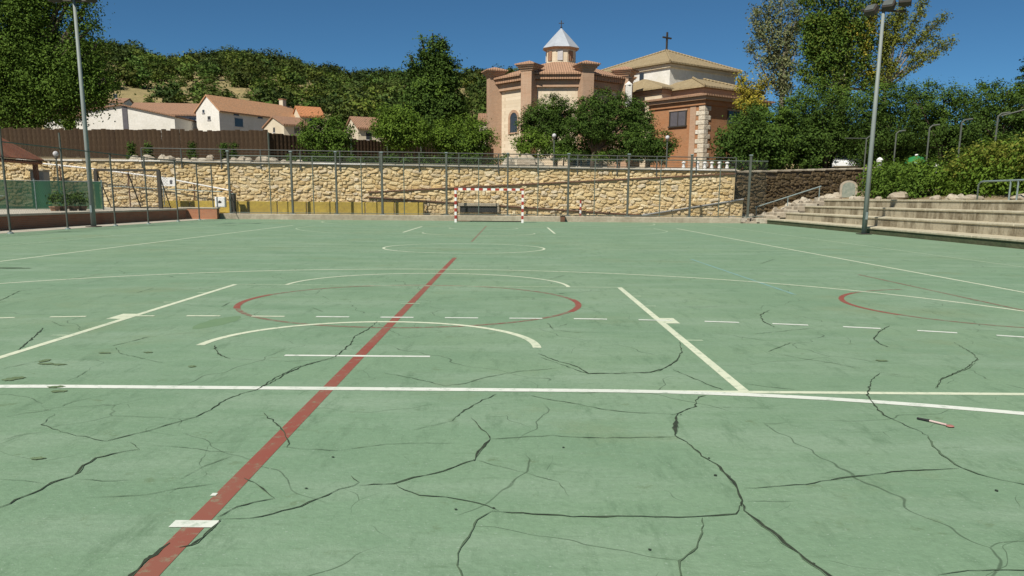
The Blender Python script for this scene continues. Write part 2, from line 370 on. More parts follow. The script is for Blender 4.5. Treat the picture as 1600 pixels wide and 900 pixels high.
LF['forest'] = leafmat('forest_leaves', [(0.042, 0.078, 0.014), (0.066, 0.112, 0.018), (0.095, 0.145, 0.024), (0.09, 0.115, 0.026), (0.052, 0.09, 0.016)], 0.1, True)

# ------------------------------------------------------------------ the setting: ground, court, terraces, hill
struct('ground', MB().add([(-2500, -600, -0.012), (2500, -600, -0.012), (2500, 4000, -0.012), (-2500, 4000, -0.012)], [(0, 1, 2, 3)]), MT['dirt'])
COURT = struct('court', MB().add([(-14.6, -8, 0), (12.32, -8, 0), (12.32, 41.0, 0), (-14.6, 41.0, 0)], [(0, 1, 2, 3)]), MT['court'])
struct('path', MB().box((-15.75, -8, -0.3), (-14.6, 41.0, 0.006)), MT['pale_concrete'])

XC, YB, YG = -1.075, 4.7375, -1.3254          # court axis, near basketball baseline, near handball goal line
_mk = [0]
def strip(pts, wd, mat, name='line_marking', closed=False, jag=0.0, wl=None, z=None, rnd=None):
    """flat painted strip along ground points (x,y)"""
    pts = [Vector((p[0], p[1])) for p in pts]
    if z is None:
        _mk[0] += 1; z = 0.0012 + 0.00002 * _mk[0]
    V = []; n = len(pts)
    for i, p in enumerate(pts):
        a = pts[i - 1] if (i > 0 or closed) else p; b = pts[(i + 1) % n] if (i < n - 1 or closed) else p
        d = (b - a).normalized(); q = Vector((-d.y, d.x))
        h = (wl[i] if wl else wd) / 2
        l, r = p + q * h, p - q * h
        V += [(l.x, l.y, z), (r.x, r.y, z)]
    F = [(2 * i + 1, 2 * i + 3, 2 * i + 2, 2 * i) for i in range(n - 1)]
    if closed: F.append((2 * n - 1, 1, 0, 2 * n - 2))
    return part(name, MB().add(V, F), mat, COURT)
def arc(cx, cy, r, a0, a1, n=48):
    return [(cx + r * math.cos(math.radians(lerp(a0, a1, i / n))), cy + r * math.sin(math.radians(lerp(a0, a1, i / n)))) for i in range(n + 1)]
def seg(x0, y0, x1, y1, n=1): return [(lerp(x0, x1, i / n), lerp(y0, y1, i / n)) for i in range(n + 1)]

# red lines of the cross courts
strip(seg(XC, 0.6, XC, 15.65), 0.076, MT['red_line'])
strip(seg(XC + 0.03, 21.4, XC + 0.03, 34.0), 0.05, MT['worn_red'])
strip(arc(XC, 8.85, 1.78, 0, 360, 96)[:-1], 0.055, MT['worn_red'], closed=True)
strip(arc(XC, 8.85, 1.79, -22, 12, 14), 0.062, MT['red_line']); strip(arc(XC, 8.85, 1.79, 160, 200, 16), 0.062, MT['red_line'])
strip(arc(5.45, 8.9, 1.75, 105, 262, 48), 0.05, MT['worn_red']); strip(arc(5.45, 8.9, 1.755, 135, 205, 22), 0.06, MT['red_line'])
strip(seg(5.32, 12.7, 5.36, 6.4), 0.045, MT['worn_red'])
strip(seg(3.4, 9.9, 3.4, 15.8), 0.05, MT['worn_blue'])
# basketball court
CL, WL_, OL = MT['cream_line'], MT['white_line'], MT['worn_line']
for x in (XC - 7.5, XC + 7.5): strip(seg(x, YB, x, YB + 28), 0.055, CL)
strip(seg(XC - 7.5, YB + 28, XC + 7.5, YB + 28), 0.05, OL)
strip(seg(XC - 7.5, YB - 0.02, XC + 7.5, YB + 0.0), 0.06, CL)
strip(seg(XC - 7.5, YB + 14, XC + 7.5, YB + 14), 0.045, OL)
strip(arc(XC, YB + 14, 1.8, 0, 360, 64)[:-1], 0.05, CL, closed=True)
for sgn, y0 in ((1, YB), (-1, YB + 28)):
    near = sgn == 1
    for sx in (-1, 1):
        strip(seg(XC + sx * 2.45, y0, XC + sx * 2.45, y0 + sgn * 5.8), 0.062, CL)
        strip(seg(XC + sx * 6.6, y0, XC + sx * 6.6, y0 + sgn * 2.99), 0.05, OL)
        if near:
            for dy, ln, wd in ((1.80, 0.13, 0.05), (2.88, 0.13, 0.34), (3.95, 0.12, 0.05), (4.85, 0.1, 0.05)):
                strip(seg(XC + sx * 2.48, y0 + dy, XC + sx * (2.48 + ln), y0 + dy), wd, CL if wd > 0.1 else OL)
    strip(seg(XC - 2.45, y0 + sgn * 5.8, XC + 2.45, y0 + sgn * 5.8), 0.05, OL)
    a = (0, 180) if near else (180, 360)
    strip(arc(XC, y0 + sgn * 5.8, 1.8, *a), 0.05, CL)
    th = math.degrees(math.acos(6.6 / 6.75))
    strip(arc(XC, y0 + sgn * 1.575, 6.75, a[0] + th, a[1] - th, 72), 0.055, OL if not near else CL)
    strip(arc(XC, y0 + sgn * 1.40, 1.27, *a), 0.065, CL)
strip(seg(XC - 0.53, YB + 1.02, XC + 0.5, YB + 1.02), 0.05, WL_)
# handball court
for x in (XC - 10, XC + 10): strip(seg(x, YG, x, YG + 40), 0.05, OL)
strip(seg(XC - 10, YG + 40, XC + 10, YG + 40), 0.05, OL)
for sgn, y0 in ((1, YG), (-1, YG + 40)):
    a = 90 * sgn; A = []
    near = sgn == 1
    p6 = arc(XC + 1.5, y0, 6.06, 0, a, 40) + arc(XC - 1.5, y0, 6.06, a, 2 * a, 40)
    strip(p6, 0.08, WL_ if near else OL)
    # nine-metre dashes, equal lengths along the curve
    full = arc(XC - 1.5, y0, 9.02, 2 * a, a, 200)[::1] + arc(XC + 1.5, y0, 9.02, a, 0, 200)
    P = [Vector(q) for q in full]; cum = [0]
    for i in range(1, len(P)): cum.append(cum[-1] + (P[i] - P[i - 1]).length)
    mid = cum[-1] / 2
    def on(s):
        i = min(max(np.searchsorted(cum, s), 1), len(P) - 1); t = (s - cum[i - 1]) / max(1e-6, cum[i] - cum[i - 1]); return P[i - 1].lerp(P[i], t)
    if near:
        k = -16
        while k <= 16:
            s = mid + 0.0 + k * 0.605
            q = [on(s - 0.155), on(s), on(s + 0.155)]
            if all(abs(u.x - XC) < 10 for u in q): strip(q, 0.055, MT['white_line'] if k > -2 else CL)
            k += 1
    strip(seg(XC - 0.5 * 0.2, y0 + sgn * 10.05, XC + 0.1, y0 + sgn * 10.05), 0.05, OL)
strip(seg(XC - 0.083, YG + 4.0, XC + 0.072, YG + 4.0), 0.062, WL_)
strip(seg(XC - 0.05, 2.96, XC - 0.03, 2.96), 0.03, WL_)

# cracks traced on the ground
Z5 = lambda x, y: (x / 2.647, 560 + y / 2.647)
Z6 = lambda x, y: (530 + x / 2.647, 560 + y / 2.647)
Z7 = lambda x, y: (1060 + x / 2.646, 560 + y / 2.646)
ZR = lambda x, y: (800 + x / 2, 330 + y / 2)
ZL = lambda x, y: (x / 2, 330 + y / 2)
CR = [
 (Z5, .010, 0, [(-60, 645), (0, 618), (100, 572), (170, 545), (215, 515), (290, 492), (320, 475), (345, 445), (400, 415), (470, 398), (520, 385), (575, 378)]),
 (Z5, .006, 0, [(225, 230), (175, 275), (250, 305), (350, 325), (440, 345), (560, 312), (640, 295), (740, 262), (810, 243), (870, 215), (930, 172), (1000, 148), (1070, 127), (1150, 75), (1220, 40), (1290, 18), (1400, 0)]),
 (Z5, .009, 0, [(540, 350), (575, 378)]), (Z5, .005, 1, [(0, 250), (100, 228), (180, 218), (255, 200), (300, 180), (440, 152)]),
 (Z5, .008, 0, [(1090, 225), (1110, 248), (1160, 285), (1190, 340), (1195, 355), (1185, 370)]), (Z5, .005, 1, [(1150, 365), (1250, 376), (1403, 383), (1490, 370), (1600, 355), (1730, 352), (1880, 352)]),
 (Z5, .005, 1, [(745, 500), (830, 455), (960, 405)]), (Z5, .005, 1, [(340, 577), (460, 575), (600, 567), (740, 540), (920, 515)]),
 (Z5, .008, 0, [(1010, 497), (1050, 515), (1100, 555), (1135, 580)]), (Z5, .007, 0, [(1135, 580), (1050, 597), (980, 615), (900, 660)]),
 (Z5, .013, 0, [(915, 668), (880, 700), (850, 730), (830, 755), (790, 775), (740, 785)]),
 (Z5, .007, 0, [(900, 667), (1030, 665), (1130, 645), (1240, 612), (1320, 580), (1403, 543), (1470, 528), (1480, 515), (1450, 485)]),
 (Z5, .016, 0, [(700, 765), (640, 815), (590, 855), (545, 900), (500, 940)]), (Z5, .004, 1, [(620, 362), (760, 370), (870, 385), (980, 390), (1060, 385)]),
 (Z5, .004, 1, [(0, 340), (100, 315), (190, 305)]), (Z5, .004, 1, [(0, 500), (100, 508), (190, 520)]), (Z5, .004, 1, [(290, 500), (420, 508), (560, 505)]),
 (Z6, .009, 0, [(85, 525), (140, 522), (225, 520), (310, 495), (400, 475), (480, 450), (530, 430), (565, 420)]), (Z6, .015, 0, [(565, 422), (570, 400), (588, 375), (625, 335)]),
 (Z6, .010, 0, [(625, 335), (600, 305), (570, 275), (545, 248)]), (Z6, .006, 0, [(625, 335), (800, 325), (880, 320), (1000, 330), (1200, 330), (1390, 325)]),
 (Z6, .004, 1, [(565, 422), (660, 448), (740, 468), (820, 490), (905, 512), (950, 575)]),
 (Z6, .007, 0, [(225, 520), (270, 545), (330, 568), (440, 575), (540, 592), (610, 612), (660, 632)]), (Z6, .010, 0, [(630, 635), (800, 645), (920, 655), (1050, 657), (1200, 652), (1403, 660), (1520, 655), (1638, 645), (1668, 600)]),
 (Z6, .009, 1, [(630, 632), (570, 670), (530, 740), (490, 810), (488, 860), (505, 900), (530, 960)]),
 (Z6, .008, 0, [(480, 245), (520, 215), (580, 180), (650, 148)]), (Z6, .004, 1, [(300, 300), (400, 275), (470, 260), (485, 240)]),
 (Z6, .005, 0, [(770, 150), (870, 172), (960, 185), (1080, 210), (1200, 225), (1380, 233)]), (Z6, .006, 0, [(185, 62), (280, 78), (380, 100), (440, 115), (520, 105), (600, 80), (740, 55), (900, 42)]),
 (Z6, .006, 0, [(830, -5), (900, 20), (1030, 65), (1200, 62), (1320, 55), (1380, 20), (1403, 0)]),
 (Z6, .022, 0, [(1400, 230), (1395, 250), (1388, 290), (1387, 320)]), (Z6, .011, 0, [(1378, 235), (1410, 225), (1440, 210), (1478, 200), (1475, 175), (1492, 162), (1518, 155)]),
 (Z7, .011, 0, [(-16, 318), (0, 330), (40, 350)]), (Z7, .015, 0, [(40, 350), (65, 375), (110, 415), (160, 440), (200, 485), (240, 525), (250, 560), (265, 590), (262, 615)]),
 (Z7, .017, 0, [(262, 600), (280, 630), (330, 675), (380, 715), (440, 765), (520, 830), (630, 900), (700, 950)]),
 (Z7, .004, 1, [(75, 202), (200, 203), (370, 207)]), (Z7, .009, 0, [(275, 540), (400, 532), (560, 517), (660, 498), (780, 485), (920, 468), (1050, 462), (1160, 457)]),
 (Z7, .009, 0, [(835, 62), (800, 85), (785, 130), (780, 152), (810, 195), (850, 235), (920, 270), (1000, 305), (1030, 320)]), (Z7, .013, 1, [(1030, 320), (1055, 365), (1110, 415), (1170, 455), (1240, 480), (1340, 505), (1429, 522), (1500, 535)]),
 (Z7, .008, 0, [(1240, 0), (1200, 35), (1130, 68), (1085, 85), (1068, 125)]), (Z7, .004, 1, [(270, 590), (400, 595), (480, 592)]),
 (Z7, .009, 1, [(95, 660), (92, 740), (75, 785), (30, 815), (0, 840), (5, 900), (10, 950)]), (Z7, .009, 1, [(1070, 897), (1200, 882), (1300, 878), (1429, 880), (1500, 885)]),
 (Z7, .004, 1, [(835, 65), (900, 75), (980, 82)]), (Z7, .005, 0, [(270, 105), (360, 118), (480, 130)]), (Z7, .004, 1, [(500, 0), (640, 20), (780, 45)]),
 (ZR, .010, 0, [(525, 410), (530, 440), (515, 470), (480, 490), (430, 505), (330, 508), (240, 508), (200, 485), (130, 465), (80, 445)]), (ZR, .007, 0, [(500, 495), (560, 520), (620, 545), (660, 560)]),
 (ZR, .012, 0, [(805, 310), (775, 325), (785, 345), (820, 362)]), (ZR, .013, 0, [(1180, 358), (1150, 375), (1130, 400), (1150, 415), (1175, 425)]),
 (ZR, .010, 1, [(1380, 410), (1440, 445), (1455, 465), (1430, 490), (1380, 510), (1335, 530), (1325, 555)]), (ZR, .010, 1, [(870, 412), (800, 440)]),
 (ZR, .005, 1, [(800, 440), (900, 460), (1000, 475), (1110, 498), (1260, 520)]), (ZR, .010, 1, [(510, 300), (600, 300), (740, 292)]), (ZR, .008, 1, [(750, 385), (850, 375), (950, 365)]),
 (ZR, .012, 1, [(110, 350), (130, 370)]), (ZR, .010, 1, [(300, 380), (200, 378), (130, 372)]), (ZR, .012, 1, [(110, 215), (165, 200)]), (ZR, .016, 1, [(775, 165), (820, 150)]),
 (ZL, .010, 0, [(1180, 345), (1150, 370), (1110, 390), (1095, 415), (1050, 455), (960, 480), (900, 505), (850, 535), (810, 555)]), (ZL, .013, 0, [(670, 420), (675, 435), (690, 452), (720, 462)]),
 (ZL, .005, 1, [(720, 462), (900, 470), (1040, 462)]), (ZL, .007, 0, [(470, 392), (400, 410), (350, 422)]), (ZL, .006, 1, [(360, 425), (375, 445), (440, 460), (510, 475)]),
 (ZL, .013, 0, [(135, 365), (110, 390), (80, 415), (55, 435)]), (ZL, .006, 1, [(0, 495), (80, 478), (140, 465)]), (ZL, .006, 1, [(280, 495), (240, 520), (200, 535)]),
 (ZL, .008, 1, [(160, 345), (190, 358), (240, 358)]), (ZL, .010, 1, [(320, 265), (430, 255), (480, 240)]), (ZL, .012, 1, [(690, 300), (720, 285)]), (ZL, .008, 1, [(970, 300), (1010, 315)]), (ZL, .012, 1, [(0, 280), (60, 250), (140, 240)]), (ZL, .010, 1, [(200, 215), (330, 195), (410, 188)]),
]
rc = random.Random(5)
for zf, wd, soft, pts in CR:
    wd *= .72
    P = [Vector(gnd(*zf(*p))[:2]) for p in pts]
    out = []; wl = []
    tot = 0
    for i in range(len(P) - 1):
        n = max(2, int((P[i + 1] - P[i]).length / 0.035)); n = min(n, 60)
        d = (P[i + 1] - P[i]).normalized(); q = Vector((-d.y, d.x))
        for k in range(n):
            t = k / n
            j = rc.gauss(0, 0.0035) if not soft else rc.gauss(0, 0.003)
            out.append(P[i].lerp(P[i + 1], t) + q * j); wl.append(wd * rc.uniform(0.3, 1.55))
    out.append(P[-1]); wl.append(wd * 0.3); wl[0] = wd * 0.3
    m = len(wl)
    for i in range(m):
        e = min(i, m - 1 - i) / (0.18 * m + 1); wl[i] *= min(1, 0.45 + 0.55 * e)
    strip(out, wd, MT['crack_soft'] if soft else MT['crack'], name='crack', wl=wl, z=0.0034)
    if not soft: strip(out, wd, MT['crack_edge'], name='crack_edge', wl=[q * rc.uniform(.9, 1.7) for q in wl], z=0.0031)
    if not soft and wd > 0.0085:      # crumbled dark crumbs beside the wide cracks
        mb = MB()
        for q in out[::3]:
            if rc.random() < 0.35:
                c = q + Vector((rc.gauss(0, wd), rc.gauss(0, wd))); r = rc.uniform(0.2, 0.6) * wd
                mb.add([(c.x + r * math.cos(a), c.y + r * 1.3 * math.sin(a), 0.0037) for a in (0, 1.3, 2.4, 3.6, 4.9)], [(0, 1, 2, 3, 4)])
        if mb.v: tag(part('crack_crumbs', mb, MT['crack'], COURT), kind='stuff')
def blotch(px, py, rx, ry, mat, name='stain', z=0.0040, seed=0):
    c = gnd(px, py); r = random.Random(seed + int(px)); n = 18
    V = [(c.x + rx * math.cos(2 * math.pi * k / n) * r.uniform(0.6, 1.15), c.y + ry * math.sin(2 * math.pi * k / n) * r.uniform(0.6, 1.15), z) for k in range(n)]
    _mk[0] += 1
    V = [(x, y, q + .00002 * (_mk[0] % 40)) for x, y, q in V]
    part(name, MB().add(V, [tuple(range(n))]), mat, COURT)
for a in ((17, 593, .05, .05), (28, 591, .055, .04), (72, 569, .06, .03), (93, 570, .05, .03), (88, 605, .05, .03), (92, 612, .05, .03), (70, 564, .03, .06), (300, 573, .03, .03), (58, 717, .04, .02), (1378, 564, .05, .03), (232, 551, .04, .025), (163, 552, .05, .025)):
    blotch(*a, MT['moss'])
MT['smear'] = pmat('green_smear', (0.115, 0.20, 0.105), (0.14, 0.225, 0.12), 3, bs=0)
p0, p1 = gnd(305, 514), gnd(372, 494)
strip([lerp(p0, p1, i / 8)[:2] for i in range(9)], .2, MT['smear'], name='paint_patch', wl=[.05, .15, .2, .24, .22, .26, .2, .15, .05], z=0.0009)
for a in ((357, 352, .5, .12), (12, 419, .4, .12), (100, 362, .25, .1)):  # court patches: a drain, a mark, and a painted shadow by a fence post
    blotch(*a, MT['crack_soft'])
for px, py in ((638 / 2.647 + 530, 795), (1118, 743), (1557, 767), (635 / 2 + 800, 744), (478, 764), (1316 / 2.646 + 1060, 768), (1015, 860), (880, 700), (520, 715), (712, 797)):
    blotch(px, py, .007, .007, MT['crack'], name='pebble_mark', z=0.0036)

# kerb and paved strip at the far end
struct('kerb', MB().bbox((-14.4, 41.0, -0.3), (11.2, 41.45, 0.27), 0.03), MT['concrete'])
struct('pavement', MB().box((-16.9, 41.45, -0.3), (11.6, 44.6, 0.24)), MT['pale_concrete'])
# terrain above the walls: one sheet rising to the wooded hill
RIDGE = [(-900, 60), (-300, 95), (60, 78), (170, 92), (215, 95), (260, 116), (300, 116), (330, 110), (380, 100), (450, 106), (520, 124), (560, 134), (640, 136), (730, 136), (790, 130), (860, 140), (960, 160), (1060, 190), (1200, 215), (1500, 240), (2600, 250)]
def ridge_z(u):
    for (a, ya), (b, yb) in zip(RIDGE, RIDGE[1:]):
        if a <= u <= b:
            return zat(lerp(ya, yb, (u - a) / (b - a)) + 4, 265, u)
    return 20
def sst(x): x = min(1, max(0, x)); return x * x * (3 - 2 * x)
TER0 = zat(258, 44.2, 800) - .05
def ter(x, Y):
    base = lerp(TER0 + .15, TER0 - .15, sst((x + 18) / 29)) + max(0, Y - 45) * 0.035 * (1 + 0.9 * sst((-x - 5) / 20))
    if x > 11.6: base = lerp(base, TER0 - .1 + max(0, Y - 45) * 0.02, sst((x - 11.6) / 3))
    if Y > 95:
        u = 800 + CAM_F * x / Y; R = ridge_z(u); b95 = base
        t = (Y - 95) / 170
        if t <= 1: base = lerp(b95, R, 0.55 * t + 0.45 * sst(t))
        else: base = R - (Y - 265) * 0.03
        base += 1.2 * math.sin(x * 0.06 + Y * 0.035) * sst((Y - 95) / 40) * (1 - sst((t - .7) / .3))
    return base
def grid(name, xs, ys, zf, mat):
    V = [(x, y, zf(x, y)) for y in ys for x in xs]; nx = len(xs)
    F = [(j * nx + i, j * nx + i + 1, (j + 1) * nx + i + 1, (j + 1) * nx + i) for j in range(len(ys) - 1) for i in range(nx - 1)]
    o = link(name, fast_mesh(name, V, F), mat, smooth=True); o['kind'] = 'structure'; return o
def grassmat():
    m, t, b = nodes('dry_grass_slope'); v = coords(t)
    a = noise(t, v, 0.05, 5, 0.6); c = noise(t, v, 0.4, 5, 0.7)
    col = mixc(t, a, (0.33, 0.25, 0.115), (0.16, 0.15, 0.06)); col = mixc(t, c, col, (0.20, 0.165, 0.075))
    t.links.new(col, b.inputs['Base Color']); b.inputs['Roughness'].default_value = 0.95; bump(t, b, c, 0.6, 0.3); return m
MT['hill'] = grassmat()
def terx(x, Y):
    return ter(x, Y)
xs0 = [-60 + i * 1.5 for i in range(int(72 / 1.5) + 1)]
def edge_y(x):            # front edge of the upper terrace follows the walls
    return 44.45 if x <= 11.6 else 44.45 + (x - 11.6) * 0.5814
V = []; F = []; XS = [-70 + i * 2.0 for i in range(86)]; TS = [0, .02, .05, .1, .18, .28, .4, .55, .75, 1]
for t in TS:
    for x in XS:
        y = lerp(edge_y(x) if x < 22 else 50.5, 95, t); V.append((x, y, ter(x, y)))
nx = len(XS)
for j in range(len(TS) - 1):
    for i in range(nx - 1): F.append((j * nx + i, j * nx + i + 1, (j + 1) * nx + i + 1, (j + 1) * nx + i))
o = link('terrace', fast_mesh('terrace', V, F), MT['dirt'], smooth=True); o['kind'] = 'structure'
grid('hill', [-240 + i * 4 for i in range(131)], [94.5 + i * 4.5 for i in range(75)], lambda x, y: ter(x, y) + (0.02 if y < 96 else 0), MT['hill'])

# ------------------------------------------------------------------ stone walls
rs = random.Random(11)
def stone_mesh(seed):
    r = random.Random(seed); n = 8
    ring = []
    for k in range(n):
        a = 2 * math.pi * k / n + r.uniform(-.2, .2)
        c, s = math.cos(a), math.sin(a); q = max(abs(c), abs(s)) ** 0.62
        ring.append((0.5 * c / q * r.uniform(.88, 1.04), 0.5 * s / q * r.uniform(.88, 1.04)))
    V = [(x, 0.0, z) for x, z in ring] + [(x * .93, -0.035, z * .92) for x, z in ring] + [(x * .7 + r.uniform(-.07, .07), -0.06 - r.uniform(0, .035), z * .66 + r.uniform(-.06, .06)) for x, z in ring]
    F = [(k, (k + 1) % n, n + (k + 1) % n, n + k) for k in range(n)] + [(n + k, n + (k + 1) % n, 2 * n + (k + 1) % n, 2 * n + k) for k in range(n)] + [tuple(2 * n + k for k in range(n))]
    return V, F
PROTO = [stone_mesh(100 + k) for k in range(14)]
def stone_layout(x0, x1, zlo, zhi, r):
    """random courses; zlo/zhi are functions of x. Returns (x, z, w, h)"""
    out = []; z = min(zlo(x0), zlo(x1), zlo((x0 + x1) / 2)); top = max(zhi(x0), zhi(x1))
    row = 0
    while z < top:
        h = r.uniform(.10, .20); x = x0 + r.uniform(0, .2)
        while x < x1:
            wd = min(r.choice((.16, .22, .27, .33, .42, .58)) * r.uniform(.85, 1.15), x1 - x)
            hh = h * r.uniform(.75, 1.3); c = x + wd / 2; zc = z + h / 2 + r.uniform(-.05, .05)
            if wd > .15 and zc - hh * .4 > zlo(c) and zc + hh * .45 < zhi(c): out.append((c, zc, wd * 1.03, hh * 1.04))
            x += wd
        z += h
    return out
def place_stones(parent, items, mat, frame, limit, r):
    """frame(x,z)->world-ish local point on the wall face, frame_n gives rotation about z"""
    fr, rz = frame
    metas = [fast_like(k, mat) for k in range(len(PROTO))]
    items = sorted(items, key=lambda q: -q[2] * q[3])
    V = []; F = []
    for i, (x, z, wd, hh) in enumerate(items):
        k = r.randrange(len(PROTO)); p = fr(x, z); rot = r.uniform(-.3, .3); fl = r.choice((-1, 1)); dep = r.uniform(.4, 1.1)
        if i < limit:
            o = bpy.data.objects.new('stone', metas[k]); COL.objects.link(o); o.parent = parent
            o.location = p; o.rotation_euler = (0, rot, rz); o.scale = (wd, dep, hh)
        else:
            pv, pf = PROTO[k]; c, s = math.cos(rot), math.sin(rot); cz, sz = math.cos(rz), math.sin(rz); n = len(V)
            for a, b, d in pv:
                a, b, d = a * wd, b * dep, d * hh
                a, d = a * c + d * s, -a * s + d * c
                V.append((p[0] + a * cz - b * sz, p[1] + a * sz + b * cz, p[2] + d))
            F += [tuple(q + n for q in f) for f in pf]
    if V:
        tag(part('small_stones', MB().add(V, F), mat, parent), kind='stuff')
_fl = {}
def fast_like(k, mat):
    key = (k, mat.name)
    if key not in _fl:
        me = bpy.data.meshes.new('stone'); me.from_pydata(PROTO[k][0], [], PROTO[k][1]); me.materials.append(mat); me.update(); _fl[key] = me
    return _fl[key]

WALL_Y = 44.2
WT0, WT1 = zat(251, 44.2, 255), zat(266, 44.2, 1150)
def wall_top(x): return lerp(WT0, WT1, min(1, max(0, (x + 18.6) / 30.4)))
WL0, WL1 = -34.0, 11.62
rw = thing('retaining_wall', 'long retaining wall of yellow rubble stone behind the goal', 'wall', (0, WALL_Y, 0))
mb = MB()
n = 24
for i in range(n):
    a, b = lerp(WL0, WL1, i / n), lerp(WL0, WL1, (i + 1) / n)
    mb.add([(a, 0, -.3), (b, 0, -.3), (b, .5, -.3), (a, .5, -.3), (a, 0, wall_top(a) - .06), (b, 0, wall_top(b) - .06), (b, .5, wall_top(b) - .06), (a, .5, wall_top(a) - .06)],
           [(0, 1, 5, 4), (4, 5, 6, 7), (2, 3, 7, 6)])
part('mortar_core', mb, MT['mortar'], rw)
items = stone_layout(WL0 + 5, WL1, lambda x: .2, lambda x: wall_top(x) - .06, rs)
place_stones(rw, items, MT['stone'], (lambda x, z: (x, 0, z), 0), 300, rs)
# coping slabs
x = WL0 + 6
while x < WL1 - .2:
    l = rs.uniform(1.0, 1.7); e = min(x + l, WL1 + .06); zz = wall_top((x + e) / 2) - .06 + rs.uniform(-.012, .012)
    part('coping_slab', MB().bbox((x + .01, -.1 + rs.uniform(-.02, .02), zz), (e - .01, .46, zz + rs.uniform(.07, .1)), .012), MT['pale_concrete'] if rs.random() < .75 else MT['white_wall'], rw)
    x = e
# yellow rendered plinth at the foot of the wall
yl = thing('plinth', 'yellow painted rendered plinth at the foot of the stone wall', 'plinth', (0, 42.15, .24))
xa, xb = at(250, 318, 42.15).x, at(662, 318, 42.15).x
nseg = 9
for i in range(nseg):
    a, b = lerp(xa, xb, i / nseg), lerp(xa, xb, (i + 1) / nseg)
    part('panel', MB().bbox((a + .025, 0, 0), (b - .025, .33, .62), .02), MT['yellow'], yl)
part('backing', MB().box((xa, .06, -.02), (xb, .34, .58)), MT['mortar'], yl)

# wall running back from the corner, its shade painted as dark stone colours
dw = thing('boundary_wall', 'dark brown stone wall in shade running behind the steps', 'wall', (11.66, 44.25, 0), math.atan2(.5, .86))
DT0, DT1 = zat(270, 44.5, 1160), zat(263, 50.2, 1345)
def dtop(x): return lerp(DT0, DT1, x / 12)
mb = MB(); mb.add([(0, 0, -.3), (12, 0, -.3), (12, .5, -.3), (0, .5, -.3), (0, 0, dtop(0)), (12, 0, dtop(12)), (12, .5, dtop(12)), (0, .5, dtop(0))], [(0, 1, 5, 4), (4, 5, 6, 7), (1, 2, 6, 5), (2, 3, 7, 6), (3, 0, 4, 7)])
part('mortar_core', mb, MT['bark'], dw)  # dark core colour carries the same painted shade
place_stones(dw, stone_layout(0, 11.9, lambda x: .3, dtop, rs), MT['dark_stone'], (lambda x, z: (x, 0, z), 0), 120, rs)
x = 0.02
while x < 11.8:
    l = rs.uniform(.7, 1.3); part('coping_slab', MB().bbox((x, -.08, dtop(x)), (min(x + l, 11.98) - .02, .46, dtop(x) + .09), .012), MT['rock'], dw); x += l

# ramps in front of the wall
def ramp(name, label, pa, pb, Y, depth, rail_mat, zb=.24):
    """wedge of stone between two photo points on its upper edge"""
    A, B = at(*pa, Y), at(*pb, Y)
    t = thing(name, label, 'ramp', (A.x, Y, zb))
    L = B.x - A.x; za, zb2 = A.z - zb, B.z - zb
    s = .12
    part('ramp_core', MB().add([(0, s, 0), (L, s, 0), (L, depth, 0), (0, depth, 0), (0, s, za), (L, s, zb2), (L, depth, zb2), (0, depth, za)],
                               [(0, 1, 5, 4), (4, 5, 6, 7), (1, 2, 6, 5), (3, 0, 4, 7)]), MT['mortar'], t)
    zt = lambda x: lerp(za, zb2, x / L)
    place_stones(t, stone_layout(0.05, L - .05, lambda x: 0.0, zt, rs), MT['stone'], (lambda x, z: (x, s, z), 0), 60, rs)
    part('edge_beam', MB().tube([(0, .04, za + .02), (L, .04, zb2 + .02)], .045, 6), rail_mat, t)
    return t, L, za, zb2
ramp('upper_ramp', 'upper flight of the stone ramp climbing towards the church', (575, 301), (1150, 272), 43.5, .6, MT['rust'])
ramp('lower_ramp', 'lower flight of the stone ramp sloping down behind the goal', (575, 309), (1003, 337), 42.7, .7, MT['rust'])
ramp('side_ramp', 'short grey-edged stone ramp rising to the corner of the wall', (1003, 337), (1162, 312), 42.6, .7, MT['grey_concrete'])
b0 = at(719, 322, 42.62); b1 = at(777, 332, 42.62)
bn = thing('ramp_opening', 'dark rectangular opening in the ramp wall seen through the goal', 'opening', ((b0.x + b1.x) / 2, 42.62, b1.z))
hw = (b1.x - b0.x) / 2; hh = b0.z - b1.z
part('shadowed_back', MB().box((-hw, .03, 0), (hw, .11, hh)), MT['black'], bn)  # black panel painted in for the shade inside the opening
part('lintel', MB().bbox((-hw - .1, -.05, hh), (hw + .1, .1, hh + .16), .02), MT['concrete'], bn)
for s in (-1, 1): part('jamb', MB().bbox((s * (hw + .05) - .05, -.03, 0), (s * (hw + .05) + .05, .1, hh), .01), MT['concrete'], bn)

# handrail of the ramp on the left, pale pipe
lr = thing('ramp_handrail', 'pale pipe handrail sloping down along the left part of the stone wall', 'handrail', (0, 43.6, .24))
PP = [at(60, 255, 43.6), at(130, 262, 43.6), at(250, 277, 43.6), at(362, 298, 43.6)]
PP = [Vector((p.x, 0, p.z - .24)) for p in PP]
part('rail', MB().tube(PP, .035, 8), MT['white_paint'], lr)
for px, hi in ((93, 258), (200, 271), (303, 287), (362, 298)):
    p = at(px, hi, 43.6); part('post', MB().tube([(p.x, 0, 0), (p.x, 0, p.z - .24)], .035, 8), MT['rust'], lr)

